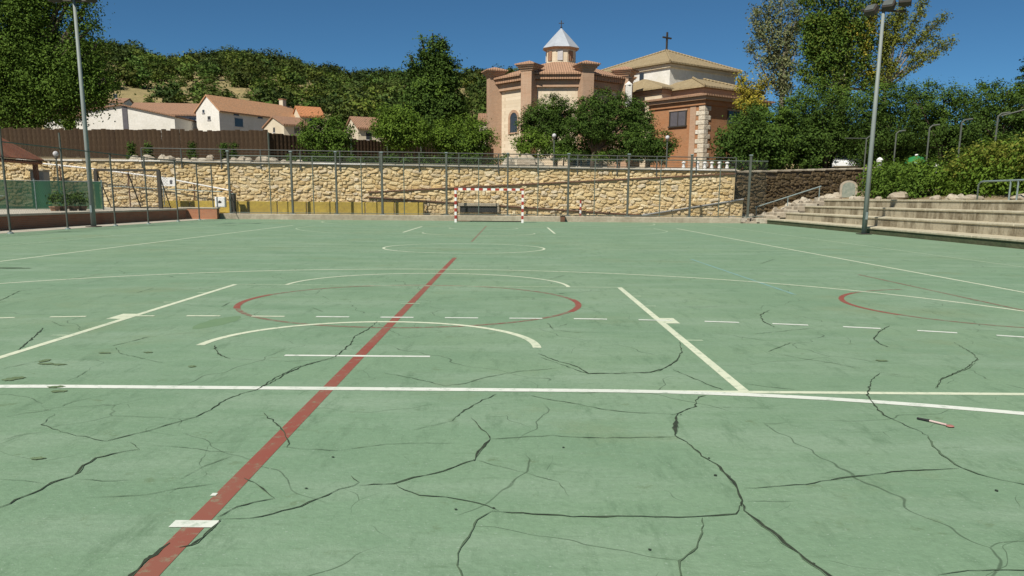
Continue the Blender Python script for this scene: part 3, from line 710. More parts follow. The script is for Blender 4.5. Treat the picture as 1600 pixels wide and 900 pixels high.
# railing on top of the retaining wall
tr = thing('parapet_railing', 'dark steel railing along the top of the long stone wall', 'railing', (0, WALL_Y - .08, 0))
rx0, rx1 = at(222, 240, WALL_Y).x, at(1150, 245, WALL_Y).x
def zr(x): return wall_top(x) + .62
N = 15
for i in range(N + 1):
    x = lerp(rx0, rx1, i / N); part('post', MB().box((x - .03, -.03, wall_top(x) - .36), (x + .03, .02, zr(x))), MT['rail_paint'], tr)
for dz, r in ((.0, .028), (-.55, .02), (-.68, .03)):
    part('rail', MB().tube([(lerp(rx0, rx1, i / 8), -.005 - (.03 if dz < -.6 else 0), zr(lerp(rx0, rx1, i / 8)) + dz) for i in range(9)], r, 6), MT['rail_paint'], tr)
for k in range(1, 4):
    part('wire', MB().tube([(lerp(rx0, rx1, i / 8), 0, zr(lerp(rx0, rx1, i / 8)) - k * .14) for i in range(9)], .006, 4), MT['rail_paint'], tr)

# ------------------------------------------------------------------ court fences
def chain_link(L, z0, z1, sp=.09, r=.0016):
    """diamond wires as thin straight prisms in the xz plane from x=0..L"""
    V = []; F = []; H = z1 - z0
    k = -int(H / sp) - 1
    while k * sp < L:
        for sg in (1, -1):
            if sg == 1: xa, xb = k * sp, k * sp + H
            else: xa, xb = k * sp + H, k * sp
            za, zb = z0, z1
            lo, hi = 0.0, 1.0
            d = xb - xa
            t0, t1 = sorted(((0 - xa) / d, (L - xa) / d)); lo, hi = max(lo, t0), min(hi, t1)
            if hi - lo > .01:
                a = (xa + d * lo, za + H * lo); b = (xa + d * hi, za + H * hi); n = len(V)
                nx, nz = -(b[1] - a[1]), b[0] - a[0]; l = math.hypot(nx, nz); nx, nz = nx / l * r, nz / l * r
                V += [(a[0] + nx, 0, a[1] + nz), (a[0] - nx, 0, a[1] - nz), (a[0], r * 1.7, a[1]), (b[0] + nx, 0, b[1] + nz), (b[0] - nx, 0, b[1] - nz), (b[0], r * 1.7, b[1])]
                F += [(n, n + 1, n + 4, n + 3), (n + 1, n + 2, n + 5, n + 4), (n + 2, n, n + 3, n + 5)]
        k += 1
    return fast_mesh('wire_mesh', V, F)
FY = 41.22
bf = thing('end_fence', 'tall wire mesh fence with grey posts across the far end behind the goal', 'fence', (0, FY, .27))
tops = {}
for px, wd in ((361, .10), (458, .10), (527, .09), (598, .11), (698, .10), (793, .08), (887, .10), (980, .10), (1077, .10), (1168, .11)):
    b = at(px, 336, FY); zt = at(px, 238 + (px - 458) * .008, FY).z - .27
    po = part('post', MB().bbox((b.x - wd / 2, -.05, 0), (b.x + wd / 2, .05, zt), .01), MT['fence_post'], bf)
    part('cap', MB().bbox((b.x - wd / 2 - .03, -.08, zt), (b.x + wd / 2 + .03, .08, zt + .06), .02), MT['galv'], po)
    part('base_plate', MB().box((b.x - .13, -.1, 0), (b.x + .13, .1, .02)), MT['galv'], po)
for px in (424, 491, 566, 632, 748, 840, 928, 1030, 1122):
    b = at(px, 336, FY); part('thin_post', MB().tube([(b.x, 0, 0), (b.x, 0, 2.75)], .025, 6), MT['green_steel'], bf)
xa, xb = at(361, 336, FY).x, at(1195, 336, FY).x
part('wire_mesh', chain_link(xb - xa, 0.03, 2.75), MT['green_steel'], bf, loc=(xa, 0, 0))
part('rail', MB().tube([(xa, 0, 2.76), (xb, 0, 2.70)], .022, 6), MT['green_steel'], bf)
part('rail', MB().tube([(xa, 0, .05), (xb, 0, .05)], .02, 6), MT['green_steel'], bf)

sf = thing('side_fence', 'wire fence with slim grey posts along the left edge of the court', 'fence', (-14.55, 0, 0))
for y, x, h in ((19.3, 0, 2.95), (23.9, .2, 2.95), (27.35, .02, 3.05), (30.7, 0, 2.6), (33.0, .22, 2.6), (36.5, 0, 2.6), (39.0, 0, 2.6), (40.9, 0, 2.6)):
    part('post', MB().tube([(x, y, 0), (x, y, h)], .032, 8), MT['fence_post'], sf)
    part('foot', MB().lathe((x, y, 0), [(.09, 0), (.08, .03), (.05, .05)], 10), MT['galv'], sf)
me = chain_link(40.9 - 14, 0.05, 2.55, .12, .0014)
o = part('wire_mesh', me, MT['green_steel'], sf, loc=(0, 14, 0)); o.rotation_euler = (0, 0, math.pi / 2)
part('rail', MB().tube([(0, 14, 2.57), (0, 40.9, 2.57)], .02, 6), MT['green_steel'], sf)

# ------------------------------------------------------------------ far goal
gl = thing('handball_goal', 'red and white striped handball goal at the far end', 'goal', (XC, YG + 40, 0))
hw, gh, s_ = 1.54, 1.5, .05
def striped(name, a, b, n, first, par):
    a, b = Vector(a), Vector(b); base = None
    for i in range(n):
        p, q = a.lerp(b, i / n), a.lerp(b, (i + 1) / n)
        mn = [min(p[k], q[k]) - (s_ if abs(p[k] - q[k]) < 1e-6 else 0) for k in range(3)]; mx = [max(p[k], q[k]) + (s_ if abs(p[k] - q[k]) < 1e-6 else 0) for k in range(3)]
        part('stripe', MB().box(mn, mx), MT['white_paint'] if (i + first) % 2 == 0 else MT['red_paint'], par)
for s in (-1, 1):
    po = part('post', MB().box((s * hw - .03, -.03, 0), (s * hw + .03, .03, gh)), MT['white_paint'], gl); striped('stripe', (s * hw, 0, 0.0), (s * hw, 0, gh - .05), 9, 0, po)
    part('stanchion', MB().tube([(s * hw, .05, gh - .03), (s * hw, .75, gh - .1), (s * hw, 1.1, .03)], .022, 6), MT['rust'], gl)
cb = part('crossbar', MB().box((-hw, -.03, gh - .03), (hw, .03, gh + .03)), MT['white_paint'], gl)
striped('stripe', (-hw - .05, 0, gh), (hw + .05, 0, gh), 17, 1, cb)
part('ground_bar', MB().tube([(-hw, 1.1, .03), (hw, 1.1, .03)], .022, 6), MT['rust'], gl)
bx = thing('goal_weight', 'small rusty box on the kerb right of the goal', 'box', (at(879, 345, 40.9).x, 40.85, 0))
part('body', MB().bbox((-.11, -.1, 0), (.11, .1, .26), .01), MT['rust'], bx); part('lid', MB().bbox((-.13, -.12, .26), (.13, .12, .29), .008), MT['dark_steel'], bx)
rp = thing('striped_stake', 'short red and white stake behind the fence right of the goal', 'stake', (at(907, 330, 41.7).x, 41.7, .24))
for i in range(5): part('band', MB().tube([(0, 0, .2 * i * .8), (0, 0, .2 * (i + 1) * .8)], .05, 8), MT['red_paint'] if i % 2 == 0 else MT['white_paint'], rp)

# ------------------------------------------------------------------ floodlight poles
def floodlight(name, label, x, y, h, lean, fl):
    t = thing(name, label, 'light pole', (x, y, 0))
    part('pole', MB().tube([(0, 0, 0), (0, 0, h * .5), (0, 0, h)], [.088, .07, .05], 12), MT['pole'], t, smooth=True)
    part('base_plate', MB().bbox((-.2, -.2, 0.004), (.2, .2, .03), .01), MT['dark_steel'], t)
    part('access_door', MB().bbox((-.04, -.115, .5), (.04, -.09, .75), .005), MT['galv'], t)
    part('cross_arm', MB().tube([(-.75, -.05, h - .05), (.75, .05, h - .05)], .035, 8), MT['dark_steel'], t)
    for k, (ox, oz) in enumerate(fl):
        hd = part('floodlight', MB().bbox((-.19, -.09, -.16), (.19, .12, .16), .03), MT['dark_steel'], t)
        hd.location = (ox, -.12, h + oz); hd.rotation_euler = (math.radians(-42), 0, math.radians(lean + (k - 1) * 14))
        part('glass', MB().bbox((-.15, -.11, -.12), (.15, -.092, .12), .006), MT['glass'], hd)
        part('bracket', MB().box((-.03, .12, -.1), (.03, .2, .06)), MT['dark_steel'], hd)
    return t
floodlight('floodlight_pole', 'tall grey floodlight pole on the left in front of the brick wall', -14.70, 29.4, 7.52, 50, ((-.6, .05), (0, .22), (.6, .05)))
floodlight('floodlight_pole', 'tall grey floodlight pole on the right in front of the bleachers', 11.97, 28.45, 7.22, -40, ((-.45, -.05), (.1, .1), (.62, .24)))

# ------------------------------------------------------------------ left side: brick wall, terrace, goal frame, shade net, pavilion
TZ = .5
lw = thing('brick_wall', 'low dark red brick wall with pale coping along the left side', 'wall', (-15.77, 0, 0))
part('wall_body', MB().box((-.3, -8, -.3), (0, 40.6, TZ - .07)), MT['red_brick'], lw)
y = -8.0
while y < 40.55:
    part('coping_slab', MB().bbox((-.36, y + .008, TZ - .07), (.05, min(y + 1.2, 40.6) - .008, TZ), .01), MT['pale_concrete'], lw); y += 1.2
struct('left_terrace', MB().box((-45, -8, -.3), (-16.13, 44.15, TZ - .012)), MT['pale_concrete'])
e0, e1 = gnd(296, 341), gnd(357, 341)
pb = thing('brick_pier', 'orange brick end wall with pale cap at the corner of the court', 'wall', (-15.75, 40.64, 0))
part('pier_body', MB().box((-.35, 0, -.3), (1.45, .34, .5)), brickmat('orange_brick', (0.42, 0.16, 0.075), (0.34, 0.12, 0.06), (0.3, 0.2, 0.13)), pb)
part('cap', MB().bbox((-.4, -.03, .5), (1.5, .38, .56), .012), MT['pale_concrete'], pb)
wb = thing('meter_box', 'white box with a dark emblem on the corner post of the fence', 'box', (at(345, 325, 41.2).x, 41.12, 0.56))
part('cabinet', MB().bbox((-.25, 0, 0), (.25, .22, .50), .015), MT['white_paint'], wb)
part('door', MB().bbox((-.22, -.012, .03), (.22, .0, .47), .004), MT['white_paint'], wb)
part('emblem', MB().add([(-.07, -.015, .2), (.07, -.015, .2), (.09, -.015, .27), (0, -.015, .34), (-.09, -.015, .27)], [(0, 1, 2, 3, 4)]), MT['dark_steel'], wb)
ws = thing('notice_board', 'white notice panel hung on the fence before the stone wall', 'sign', (at(264, 291, 41.3).x, 41.3, at(264, 291, 41.3).z))
part('panel', MB().bbox((-.36, 0, 0), (.36, .025, .42), .006), MT['white_paint'], ws)
part('pictogram', MB().add([(.06, -.004, .10), (.17, -.004, .10), (.19, -.004, .26), (.12, -.004, .32), (.05, -.004, .26)], [(0, 1, 2, 3, 4)]), MT['shutter'], ws)
for s in (-1, 1): part('strap', MB().box((s * .3 - .02, .025, -.9), (s * .3 + .02, .05, .5)), MT['galv'], ws)
part('cross_bar', MB().tube([(-3.0, .06, -.02), (2.6, .06, -.25)], .02, 6), MT['galv'], ws)
cpst = thing('gate_post', 'dark steel gate post at the corner beside the white box', 'post', (at(361, 330, 41.5).x + .1, 41.62, .24))
part('shaft', MB().bbox((-.12, -.12, 0), (.12, .12, .95), .015), MT['dark_steel'], cpst); part('cap', MB().bbox((-.15, -.15, .95), (.15, .15, 1.0), .02), MT['galv'], cpst)

GFY = 40.3
g0, g1 = at(152, 300, GFY).x, at(250, 300, GFY).x
gf = thing('training_goal', 'dark steel goal frame standing on the left terrace before the stone wall', 'goal', ((g0 + g1) / 2, GFY, TZ - .012))
hw = (g1 - g0) / 2; gh2 = at(200, 267, GFY).z - TZ
for s in (-1, 1):
    part('post', MB().bbox((s * hw - .085, -.07, 0), (s * hw + .085, .07, gh2), .01), MT['dark_steel'], gf)
    part('stay', MB().tube([(s * hw * .98, .06, gh2 - .05), (s * hw * .98, 1.2, .03)], .03, 6), MT['dark_steel'], gf)
part('crossbar', MB().bbox((-hw - .06, -.06, gh2), (hw + .06, .06, gh2 + .1), .01), MT['dark_steel'], gf)
part('ground_bar', MB().tube([(-hw, 1.2, .03), (hw, 1.2, .03)], .03, 6), MT['dark_steel'], gf)
part('net', chain_link(2 * hw, 0.03, gh2, .14, .004), MT['shutter'], gf, loc=(-hw, 1.0, 0))
part('back_post', MB().tube([(0, 1.2, 0), (0, .1, gh2 * .95)], .035, 6), MT['dark_steel'], gf)
gn = thing('shade_net_fence', 'green shade netting stretched along the left terrace', 'fence', (-20, 34, TZ - .012))
N0, N1 = Vector((-6.0, -3.4, 0)), Vector((2.5, 1.9, 0))
V = []; F = []; K = 40
for i in range(K + 1):
    p = N0.lerp(N1, i / K); wv = .05 * math.sin(i * .9) + .03 * math.sin(i * 2.3)
    for j, z in enumerate((.03, .4, .8, 1.16 + .02 * math.sin(i * .8))): V.append((p.x - wv * .53, p.y + wv * .85, z))
for i in range(K):
    for j in range(3): F.append((i * 4 + j, (i + 1) * 4 + j, (i + 1) * 4 + j + 1, i * 4 + j + 1))
part('netting', MB().add(V, F), MT['net'], gn, smooth=True)
for i in range(5):
    p = N0.lerp(N1, i / 4); part('post', MB().tube([(p.x, p.y + .08, 0), (p.x, p.y + .08, 1.25)], .03, 6), MT['galv'], gn)
part('rail', MB().tube([(N0.x, N0.y + .06, 1.17), (N1.x, N1.y + .06, 1.17)], .015, 6), MT['galv'], gn)
part('rail', MB().tube([(N0.x, N0.y - .15, .55), (N1.x - 3, N1.y - .15 - 1.8, .55)], .02, 6), MT['galv'], gn)

# timber pavilion at the left edge
pv = thing('timber_pavilion', 'reddish timber pavilion with a sloping plank roof at the left edge', 'pavilion', (-26.7, 39.6, TZ - .012))
ex, eyf = 3.7, 2.1
ze = zat(249, 40, 85) - TZ; zr_ = ze + .62 * 5.2
ridge = Vector((-1.5, 0, zr_))
for k in range(14):     # planks of the two visible slopes
    a, b = lerp(-eyf, eyf, k / 14), lerp(-eyf, eyf, (k + 1) / 14)
    za, zb = .06, .06
    part('plank', MB().add([(-1.5, a * .12, zr_), (-1.5, b * .12, zr_), (ex, b, ze), (ex, a, ze), (-1.5, a * .12, zr_ + .05), (-1.5, b * .12, zr_ + .05), (ex, b - .01, ze + .05), (ex, a + .01, ze + .05)],
                           [(3, 2, 1, 0), (4, 5, 6, 7), (0, 1, 5, 4), (1, 2, 6, 5), (2, 3, 7, 6), (3, 0, 4, 7)][:6]), MT['timber'], pv)
for k in range(16):
    a, b = lerp(-5.2, ex, k / 16), lerp(-5.2, ex, (k + 1) / 16)
    ta = lambda q: min(-1.5, q) if q < -1.5 else -1.5
    part('plank', MB().add([(a, -eyf, ze), (b - .01, -eyf, ze), (lerp(-1.5, b, .12) - .01, -.3, zr_), (lerp(-1.5, a, .12), -.3, zr_), (a, -eyf, ze + .05), (b - .01, -eyf, ze + .05), (lerp(-1.5, b, .12) - .01, -.3, zr_ + .05), (lerp(-1.5, a, .12), -.3, zr_ + .05)],
                           [(3, 2, 1, 0), (4, 5, 6, 7), (0, 1, 5, 4), (1, 2, 6, 5), (2, 3, 7, 6), (3, 0, 4, 7)]), MT['timber'], pv)
for (a, b) in (((-5.2, -eyf + .1), (ex - .1, -eyf + .1)), ((ex - .1, -eyf + .1), (ex - .1, eyf - .1))):
    part('eave_beam', MB().tube([(a[0], a[1], ze - .1), (b[0], b[1], ze - .1)], .09, 4), MT['timber'], pv)
for x, y in ((ex - .3, -eyf + .3), (ex - .3, eyf - .3), (-1.5, -eyf + .3)):
    part('post', MB().box((x - .09, y - .09, 0), (x + .09, y + .09, ze - .1)), MT['timber'], pv)
gp = thing('concrete_pillar', 'grey concrete pillar between the pavilion and the stone wall', 'pillar', (at(65, 300, 42.5).x, 42.5, TZ - .012))
part('shaft', MB().bbox((-.33, -.3, 0), (.33, .3, 1.75), .02), MT['grey_concrete'], gp); part('cap', MB().bbox((-.36, -.33, 1.75), (.36, .33, 1.85), .02), MT['concrete'], gp)
def globe_lamp(label, p, h, col='fence_post'):
    t = thing('globe_lamp', label, 'street lamp', p, 0, 'white globe lamps')
    part('post', MB().tube([(0, 0, 0), (0, 0, h - .12)], [.05, .035], 8), MT[col], t)
    part('globe', MB().lathe((0, 0, h), [(.02, -.12), (.07, -.1), (.105, -.055), (.12, 0), (.105, .055), (.07, .1), (.02, .12)], 14), MT['grey_wall'], t, smooth=True)
    part('collar', MB().lathe((0, 0, h - .2), [(.06, 0), (.09, .03), (.06, .07)], 10), MT['dark_steel'], t)
p = at(87, 240, 38.0); globe_lamp('globe lamp beside the eave of the timber pavilion', (p.x, 38.0, TZ - .012), p.z - TZ)
for lab, px, py in (('globe lamp under the dark round tree before the church', 866, 212), ('globe lamp at the foot of the low tree near the brick annex', 1043, 215)):
    p = at(px, py, 48.5); zt = ter(p.x, 48.5); globe_lamp(lab, (p.x, 48.5, zt), p.z - zt)

# ------------------------------------------------------------------ right side: bleachers, steps, rails
BX, BY0, BY1 = 12.34, 10.0, 40.7
MT['stained'] = (lambda: None)
def stained():
    m, t, b = nodes('stained_concrete')
    v = coords(t, (1, .5, .2)); v2 = coords(t)
    s = noise(t, v, 1.9, 6, 0.75, .44, .58); g = noise(t, v2, 5, 5, .7)
    c = mixc(t, s, (0.40, 0.355, 0.25), (0.14, 0.112, 0.065)); c = mixc(t, g, c, mixc(t, .3, c, (0.48, 0.42, 0.31)))
    t.links.new(c, b.inputs['Base Color']); b.inputs['Roughness'].default_value = .92; bump(t, b, g, .4, .02); return m
MT['stained'] = stained()
MT['green_riser'] = pmat('green_painted_riser', (0.06, 0.085, 0.04), (0.105, 0.115, 0.06), 1.2, fine=(0.05, 0.05, 0.03), stretch=(1, 1, 2))
MT['tread'] = pmat('tread_concrete', (0.52, 0.48, 0.36), (0.42, 0.38, 0.27), 1.1, fine=(0.3, 0.26, 0.17))
bl = thing('bleachers', 'four stepped tiers of stained concrete seating along the right side', 'bleachers', (BX, 0, 0))
zt_ = [.23, .55, .87, 1.18]; td = .85
for k, z in enumerate(zt_):
    x0 = k * td; zb = 0 if k == 0 else zt_[k - 1]
    x1 = x0 + td + .1 if k < 3 else x0 + 1.3
    part('riser', MB().box((x0 + .03, BY0, -.2 if k == 0 else zb - .1), (x1, BY1 - k * .12 - .02, z - .07)), MT['green_riser'] if k == 0 else MT['stained'], bl)
    y = BY0; r = random.Random(k)
    while y < BY1 - k * .12 - .1:
        l = r.uniform(2.6, 3.4); e = min(y + l, BY1 - k * .12)
        if BY1 - k * .12 - e < .8: e = BY1 - k * .12
        part('tread_slab', MB().bbox((x0, y + .006, z - .07), (x1 + (.03 if k < 3 else 0), e - .006, z + r.uniform(-.004, .004)), .014), MT['tread'], bl); y = e
# bank behind the bleachers
def bank_z(x, y):
    z = 1.16 + .5 * sst((x - 16) / 3) + .9 * sst((x - 19) / 8)
    return lerp(z, 2.2, sst((y - 42) / 6) * sst((x - 17) / 4))
xs = [15.5 + i * 1.0 for i in range(50)]
ys = [2 + i * 1.0 for i in range(40)]
V = [(x, y, bank_z(x, y) if x > 15.6 else bank_z(x, y)) for y in ys for x in xs]; nx = len(xs)
F = [(j * nx + i, j * nx + i + 1, (j + 1) * nx + i + 1, (j + 1) * nx + i) for j in range(len(ys) - 1) for i in range(nx - 1)]
o = link('bank', fast_mesh('bank', V, F), MT['dirt'], smooth=True); o['kind'] = 'structure'
grid('upper_bank', [11.4 + i * .8 for i in range(60)], [41 + i * .8 for i in range(13)], lambda x, y: (lerp(.0, bank_z(max(x, 15.5), min(y, 41)), sst((x - 11.6) / 4.6)) - .05) if True else 0, MT['dirt'])
# rough stone stair at the end of the bleachers
st = thing('stone_steps', 'rough pale stone steps climbing at the far end of the bleachers', 'steps', (BX, 41.6, 0))
r = random.Random(8)
for k in range(9):
    x0 = -.95 + k * .48; z = .10 + k * .145
    nseg = 3; y = -.85
    for q in range(nseg):
        l = 1.75 / nseg; part('step_stone', MB().bbox((x0 + r.uniform(-.05, .05), y, z - .26), (x0 + .62 + r.uniform(-.03, .05), y + l - .02, z + r.uniform(-.02, .02)), .025), MT['rock'], st); y += l
hr = thing('stair_handrail', 'grey steel handrail slanting up beside the rough stone steps', 'handrail', (BX, 42.6, 0))
a, b = at(1180, 324, 42.6), at(1283, 291, 42.6)
part('rail', MB().tube([(a.x - BX, 0, a.z), (b.x - BX, 0, b.z)], .03, 8), MT['galv'], hr)
for t_ in (.02, .5, .98):
    p = a.lerp(b, t_); part('post', MB().tube([(p.x - BX, 0, max(0, p.z - .75)), (p.x - BX, 0, p.z)], .025, 8), MT['galv'], hr)
tr2 = thing('tubular_rail', 'galvanised tubular guard rail on the top tier in front of the hedge', 'railing', (15.55, 0, 1.16))
ztop = .62
part('rail', MB().tube([(0, 28.2, 0), (0, 28.2, ztop - .1), (0, 28.1, ztop - .02), (0, 27.95, ztop), (0, 20, ztop)], .03, 8), MT['galv'], tr2, smooth=True)
for y in (26.4, 26.0, 24.2, 22.3): part('post', MB().tube([(0, y, 0), (0, y, ztop)], .028, 8), MT['galv'], tr2)

def rock_mesh(seed, n=10, m=6):
    r = random.Random(seed); mb = MB(); V = []; F = []
    ph = [r.uniform(0, 6.3) for _ in range(6)]
    for j in range(m + 1):
        t = math.pi * j / m
        for k in range(n):
            a = 2 * math.pi * k / n
            q = 1 + .16 * math.sin(2 * a + ph[0]) * math.sin(t) + .12 * math.sin(3 * a + 2 * t + ph[1]) + .1 * math.sin(5 * a + ph[2]) * math.sin(2 * t + ph[3]) + r.uniform(-.05, .05)
            V.append((q * math.sin(t) * math.cos(a) * .5, q * math.sin(t) * math.sin(a) * .5, max(-.28, q * math.cos(t) * .5)))
    for j in range(m):
        for k in range(n): F.append((j * n + k, (j + 1) * n + k, (j + 1) * n + (k + 1) % n, j * n + (k + 1) % n))
    return MB().add(V, F).mesh('rock')
ROCKS = [rock_mesh(s) for s in range(6)]
for me in ROCKS: me.materials.append(MT['rock'])
def rock(label, x, y, z, sx, sy, sz, rz, k, group):
    o = bpy.data.objects.new('rock', ROCKS[k % 6]); COL.objects.link(o); o.location = (x, y, z + .26 * sz); o.scale = (sx, sy, sz); o.rotation_euler = (0, 0, rz)
    return tag(o, label, 'rock', group)
r = random.Random(21)
rock('large pale flat boulder on the top tier under the hedge', 16.2, 35.3, 1.16, 1.1, .8, .45, .4, 0, None)
rock('grey rock lying beside the tubular guard rail', 15.75, 28.9, 1.16, .8, .55, .25, .2, 1, None)
rock('flat tan rock behind the posts of the tubular guard rail', 15.95, 26.3, 1.16, .9, .7, .28, 1.2, 2, None)
for i in range(26):
    x = r.uniform(11.0, 17.2); y = r.uniform(42.75, 44.2); z = bank_z(max(x, 15.5), 41) * sst((x - 11.6) / 4.6) - .05
    rock('pale rubble stone on the slope between the steps and the shaded wall', x, y, max(z, .1), r.uniform(.3, .8), r.uniform(.3, .6), r.uniform(.2, .5), r.uniform(0, 3), i, 'rubble on the slope by the steps')
for i in range(12):
    rock('pale rock along the back edge of the top tier', r.uniform(15.75, 16.3), r.uniform(29.5, 40.3), 1.16, r.uniform(.25, .6), r.uniform(.25, .5), r.uniform(.15, .32), r.uniform(0, 3), i, 'rocks along the top tier')
for i, (px, py, s) in enumerate(((795, 252, .9), (808, 249, 1.0), (822, 246, 1.15), (836, 252, .8), (845, 254, .6))):
    p = at(px, py, 46.2); rock(('leftmost pinkish boulder of the heap behind the railing', 'second pinkish boulder from the left in the heap behind the railing', 'tallest pinkish boulder in the middle of the heap behind the railing', 'second pinkish boulder from the right in the heap behind the railing', 'smallest rightmost pinkish boulder of the heap behind the railing')[i], p.x, 46.2 + (i % 2) * .4, ter(p.x, 46.2) - .1, s * .9, .8 * s, s * .95, i, i, 'boulders heaped behind the railing')
for i in range(22):
    px = 205 + i * 12.5 + r.uniform(-4, 4); p = at(px, 248, 45.4)
    rock('pale rubble stone lined up under the brown cane fence', p.x, 45.4 + r.uniform(-.2, .3), ter(p.x, 45.4) - .1, r.uniform(.3, .7), .5, r.uniform(.25, .55), r.uniform(0, 3), i, 'rubble row under the cane fence')
for i in range(14):
    px = 860 + i * 22 + r.uniform(-8, 8); p = at(px, 255, 45.3)
    rock('small pale stone on the terrace edge behind the railing', p.x, 45.3, ter(p.x, 45.3) - .05, r.uniform(.25, .6), .4, r.uniform(.15, .3), r.uniform(0, 3), i, 'stones on the terrace edge')

# stone stele
p = at(1325, 309, 43.3)
sl_ = thing('stone_stele', 'round topped pale stone tablet with a grey green face above the steps', 'stone tablet', (p.x, 43.3, p.z - .05), -.25)
def roundtop(hw, h, y0, y1, n=12):
    pts = [(-hw, 0)] + [(hw, 0)] + [(hw * math.cos(math.pi * k / n), h - hw * .8 + hw * .8 * math.sin(math.pi * k / n)) for k in range(n + 1)]
    m = len(pts)
    return MB().add([(x, y0, z) for x, z in pts] + [(x, y1, z) for x, z in pts], [tuple(range(m)), tuple(range(m, 2 * m))[::-1]] + [(i, m + i, m + (i + 1) % m, (i + 1) % m) for i in range(m)])
part('slab', roundtop(.42, .92, 0, .25), MT['rock'], sl_); part('inset_panel', roundtop(.31, .76, -.02, 0), pmat('weathered_copper', (.30, .31, .25), (.17, .20, .16), 6), sl_, loc=(0, 0, .07)); part('plinth', MB().bbox((-.5, -.12, -.15), (.5, .34, .0), .02), MT['rock'], sl_)

# fence with cranked posts on the bank
kf = thing('cranked_post_fence', 'tall grey posts with bent tops standing before the dark trees', 'fence', (20.0, 0, 0))
ypos = [48.3, 44.6, 41.1, 38.2, 35.4, 32.6]
for i, y in enumerate(ypos):
    zb = bank_z(20, y) if y < 41 else 1.6
    po = part('post', MB().tube([(0, y, zb - .1), (0, y, 4.6)], .04, 8), MT['fence_post'], kf); part('bent_arm', MB().tube([(0, y, 4.58), (.12, y - .03, 4.7), (.42, y - .1, 4.74)], .035, 8), MT['fence_post'], po)
part('brace', MB().tube([(.1, 35.4, 4.6), (1.3, 35.0, 4.95)], .03, 6), MT['fence_post'], kf)
part('brace', MB().tube([(-1.3, 48.1, 4.58), (.3, 48.4, 4.6)], .03, 6), MT['fence_post'], kf)

# white bollards on the terrace before the church
for i, px in enumerate((1068, 1090, 1101, 1112, 1124, 1136)):
    p = at(px, 262, 45.2); t = thing('stone_baluster', ('leftmost white stone baluster on the wall top', 'second white stone baluster from the left on the wall top', 'third white stone baluster from the left on the wall top', 'third white stone baluster from the right on the wall top', 'second white stone baluster from the right on the wall top', 'rightmost white stone baluster on the wall top')[i], 'baluster', (p.x, 45.2, ter(p.x, 45.2) - .02), 0, 'white balusters on the wall top')
    part('shaft', MB().lathe((0, 0, 0), [(.13, 0), (.13, .06), (.07, .1), (.1, .22), (.06, .36), (.07, .42)], 12), MT['white_paint'], t, smooth=True)
    part('cap', MB().lathe((0, 0, .42), [(.11, 0), (.12, .04), (.08, .08), (.02, .1)], 12), MT['white_paint'], t)

# ------------------------------------------------------------------ brown cane fence on the terrace
cf = thing('cane_fence', 'long brown cane fence, sunlit stretch left of the trees', 'fence', (0, 50.0, 0))
xa, xb = at(-30, 205, 50).x, at(418, 208, 50).x
r = random.Random(3); n = int((xb - xa) / .27)
def plank(L, w, parent, loc, rz, lean):
    pass
PLK = []
for k in range(5):
    rr = random.Random(k + 50); h = 1.5 + rr.uniform(-.04, .05)
    me = MB().add([(-.139, -.02, 0), (.139, -.02, 0), (.139, .02, 0), (-.139, .02, 0), (-.139, -.02, h - rr.uniform(0, .05)), (0, -.045, h), (.139, -.02, h - rr.uniform(0, .05)), (.139, .02, h), (-.139, .02, h), (0, -.045, 0)],
                   [(0, 9, 5, 4), (9, 1, 6, 5), (1, 2, 7, 6), (2, 3, 8, 7), (3, 0, 4, 8), (4, 5, 6, 7, 8)]).mesh('plank'); me.materials.append(MT['plank']); PLK.append(me)
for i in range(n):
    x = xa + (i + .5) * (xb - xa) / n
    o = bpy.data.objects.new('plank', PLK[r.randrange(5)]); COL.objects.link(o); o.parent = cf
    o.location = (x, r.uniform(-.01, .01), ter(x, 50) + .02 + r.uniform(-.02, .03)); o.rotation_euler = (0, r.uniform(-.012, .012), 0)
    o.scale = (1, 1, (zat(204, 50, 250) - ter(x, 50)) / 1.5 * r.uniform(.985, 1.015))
part('top_rail', MB().box((xa, .05, zat(208, 50, 250) - .08), (xb, .11, zat(208, 50, 250))), MT['timber'], cf)
sfn = thing('cane_fence', 'shaded dark stretch of cane fence running back behind the bushes', 'fence', (xb, 50.0, 0), math.atan2(15, 13.3))
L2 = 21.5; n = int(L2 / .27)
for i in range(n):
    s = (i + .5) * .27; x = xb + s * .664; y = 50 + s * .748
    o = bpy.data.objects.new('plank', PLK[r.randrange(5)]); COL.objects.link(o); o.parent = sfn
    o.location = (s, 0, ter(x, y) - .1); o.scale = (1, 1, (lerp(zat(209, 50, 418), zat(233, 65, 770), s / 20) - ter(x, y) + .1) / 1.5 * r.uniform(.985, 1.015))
for s in range(0, 21, 3):
    part('post', MB().box((s - .04, -.1, ter(xb + s * .66, 50 + s * .75) - .1), (s + .04, -.05, lerp(zat(209, 50, 418), zat(233, 65, 770), s / 20) + .08)), MT['green_steel'], sfn)

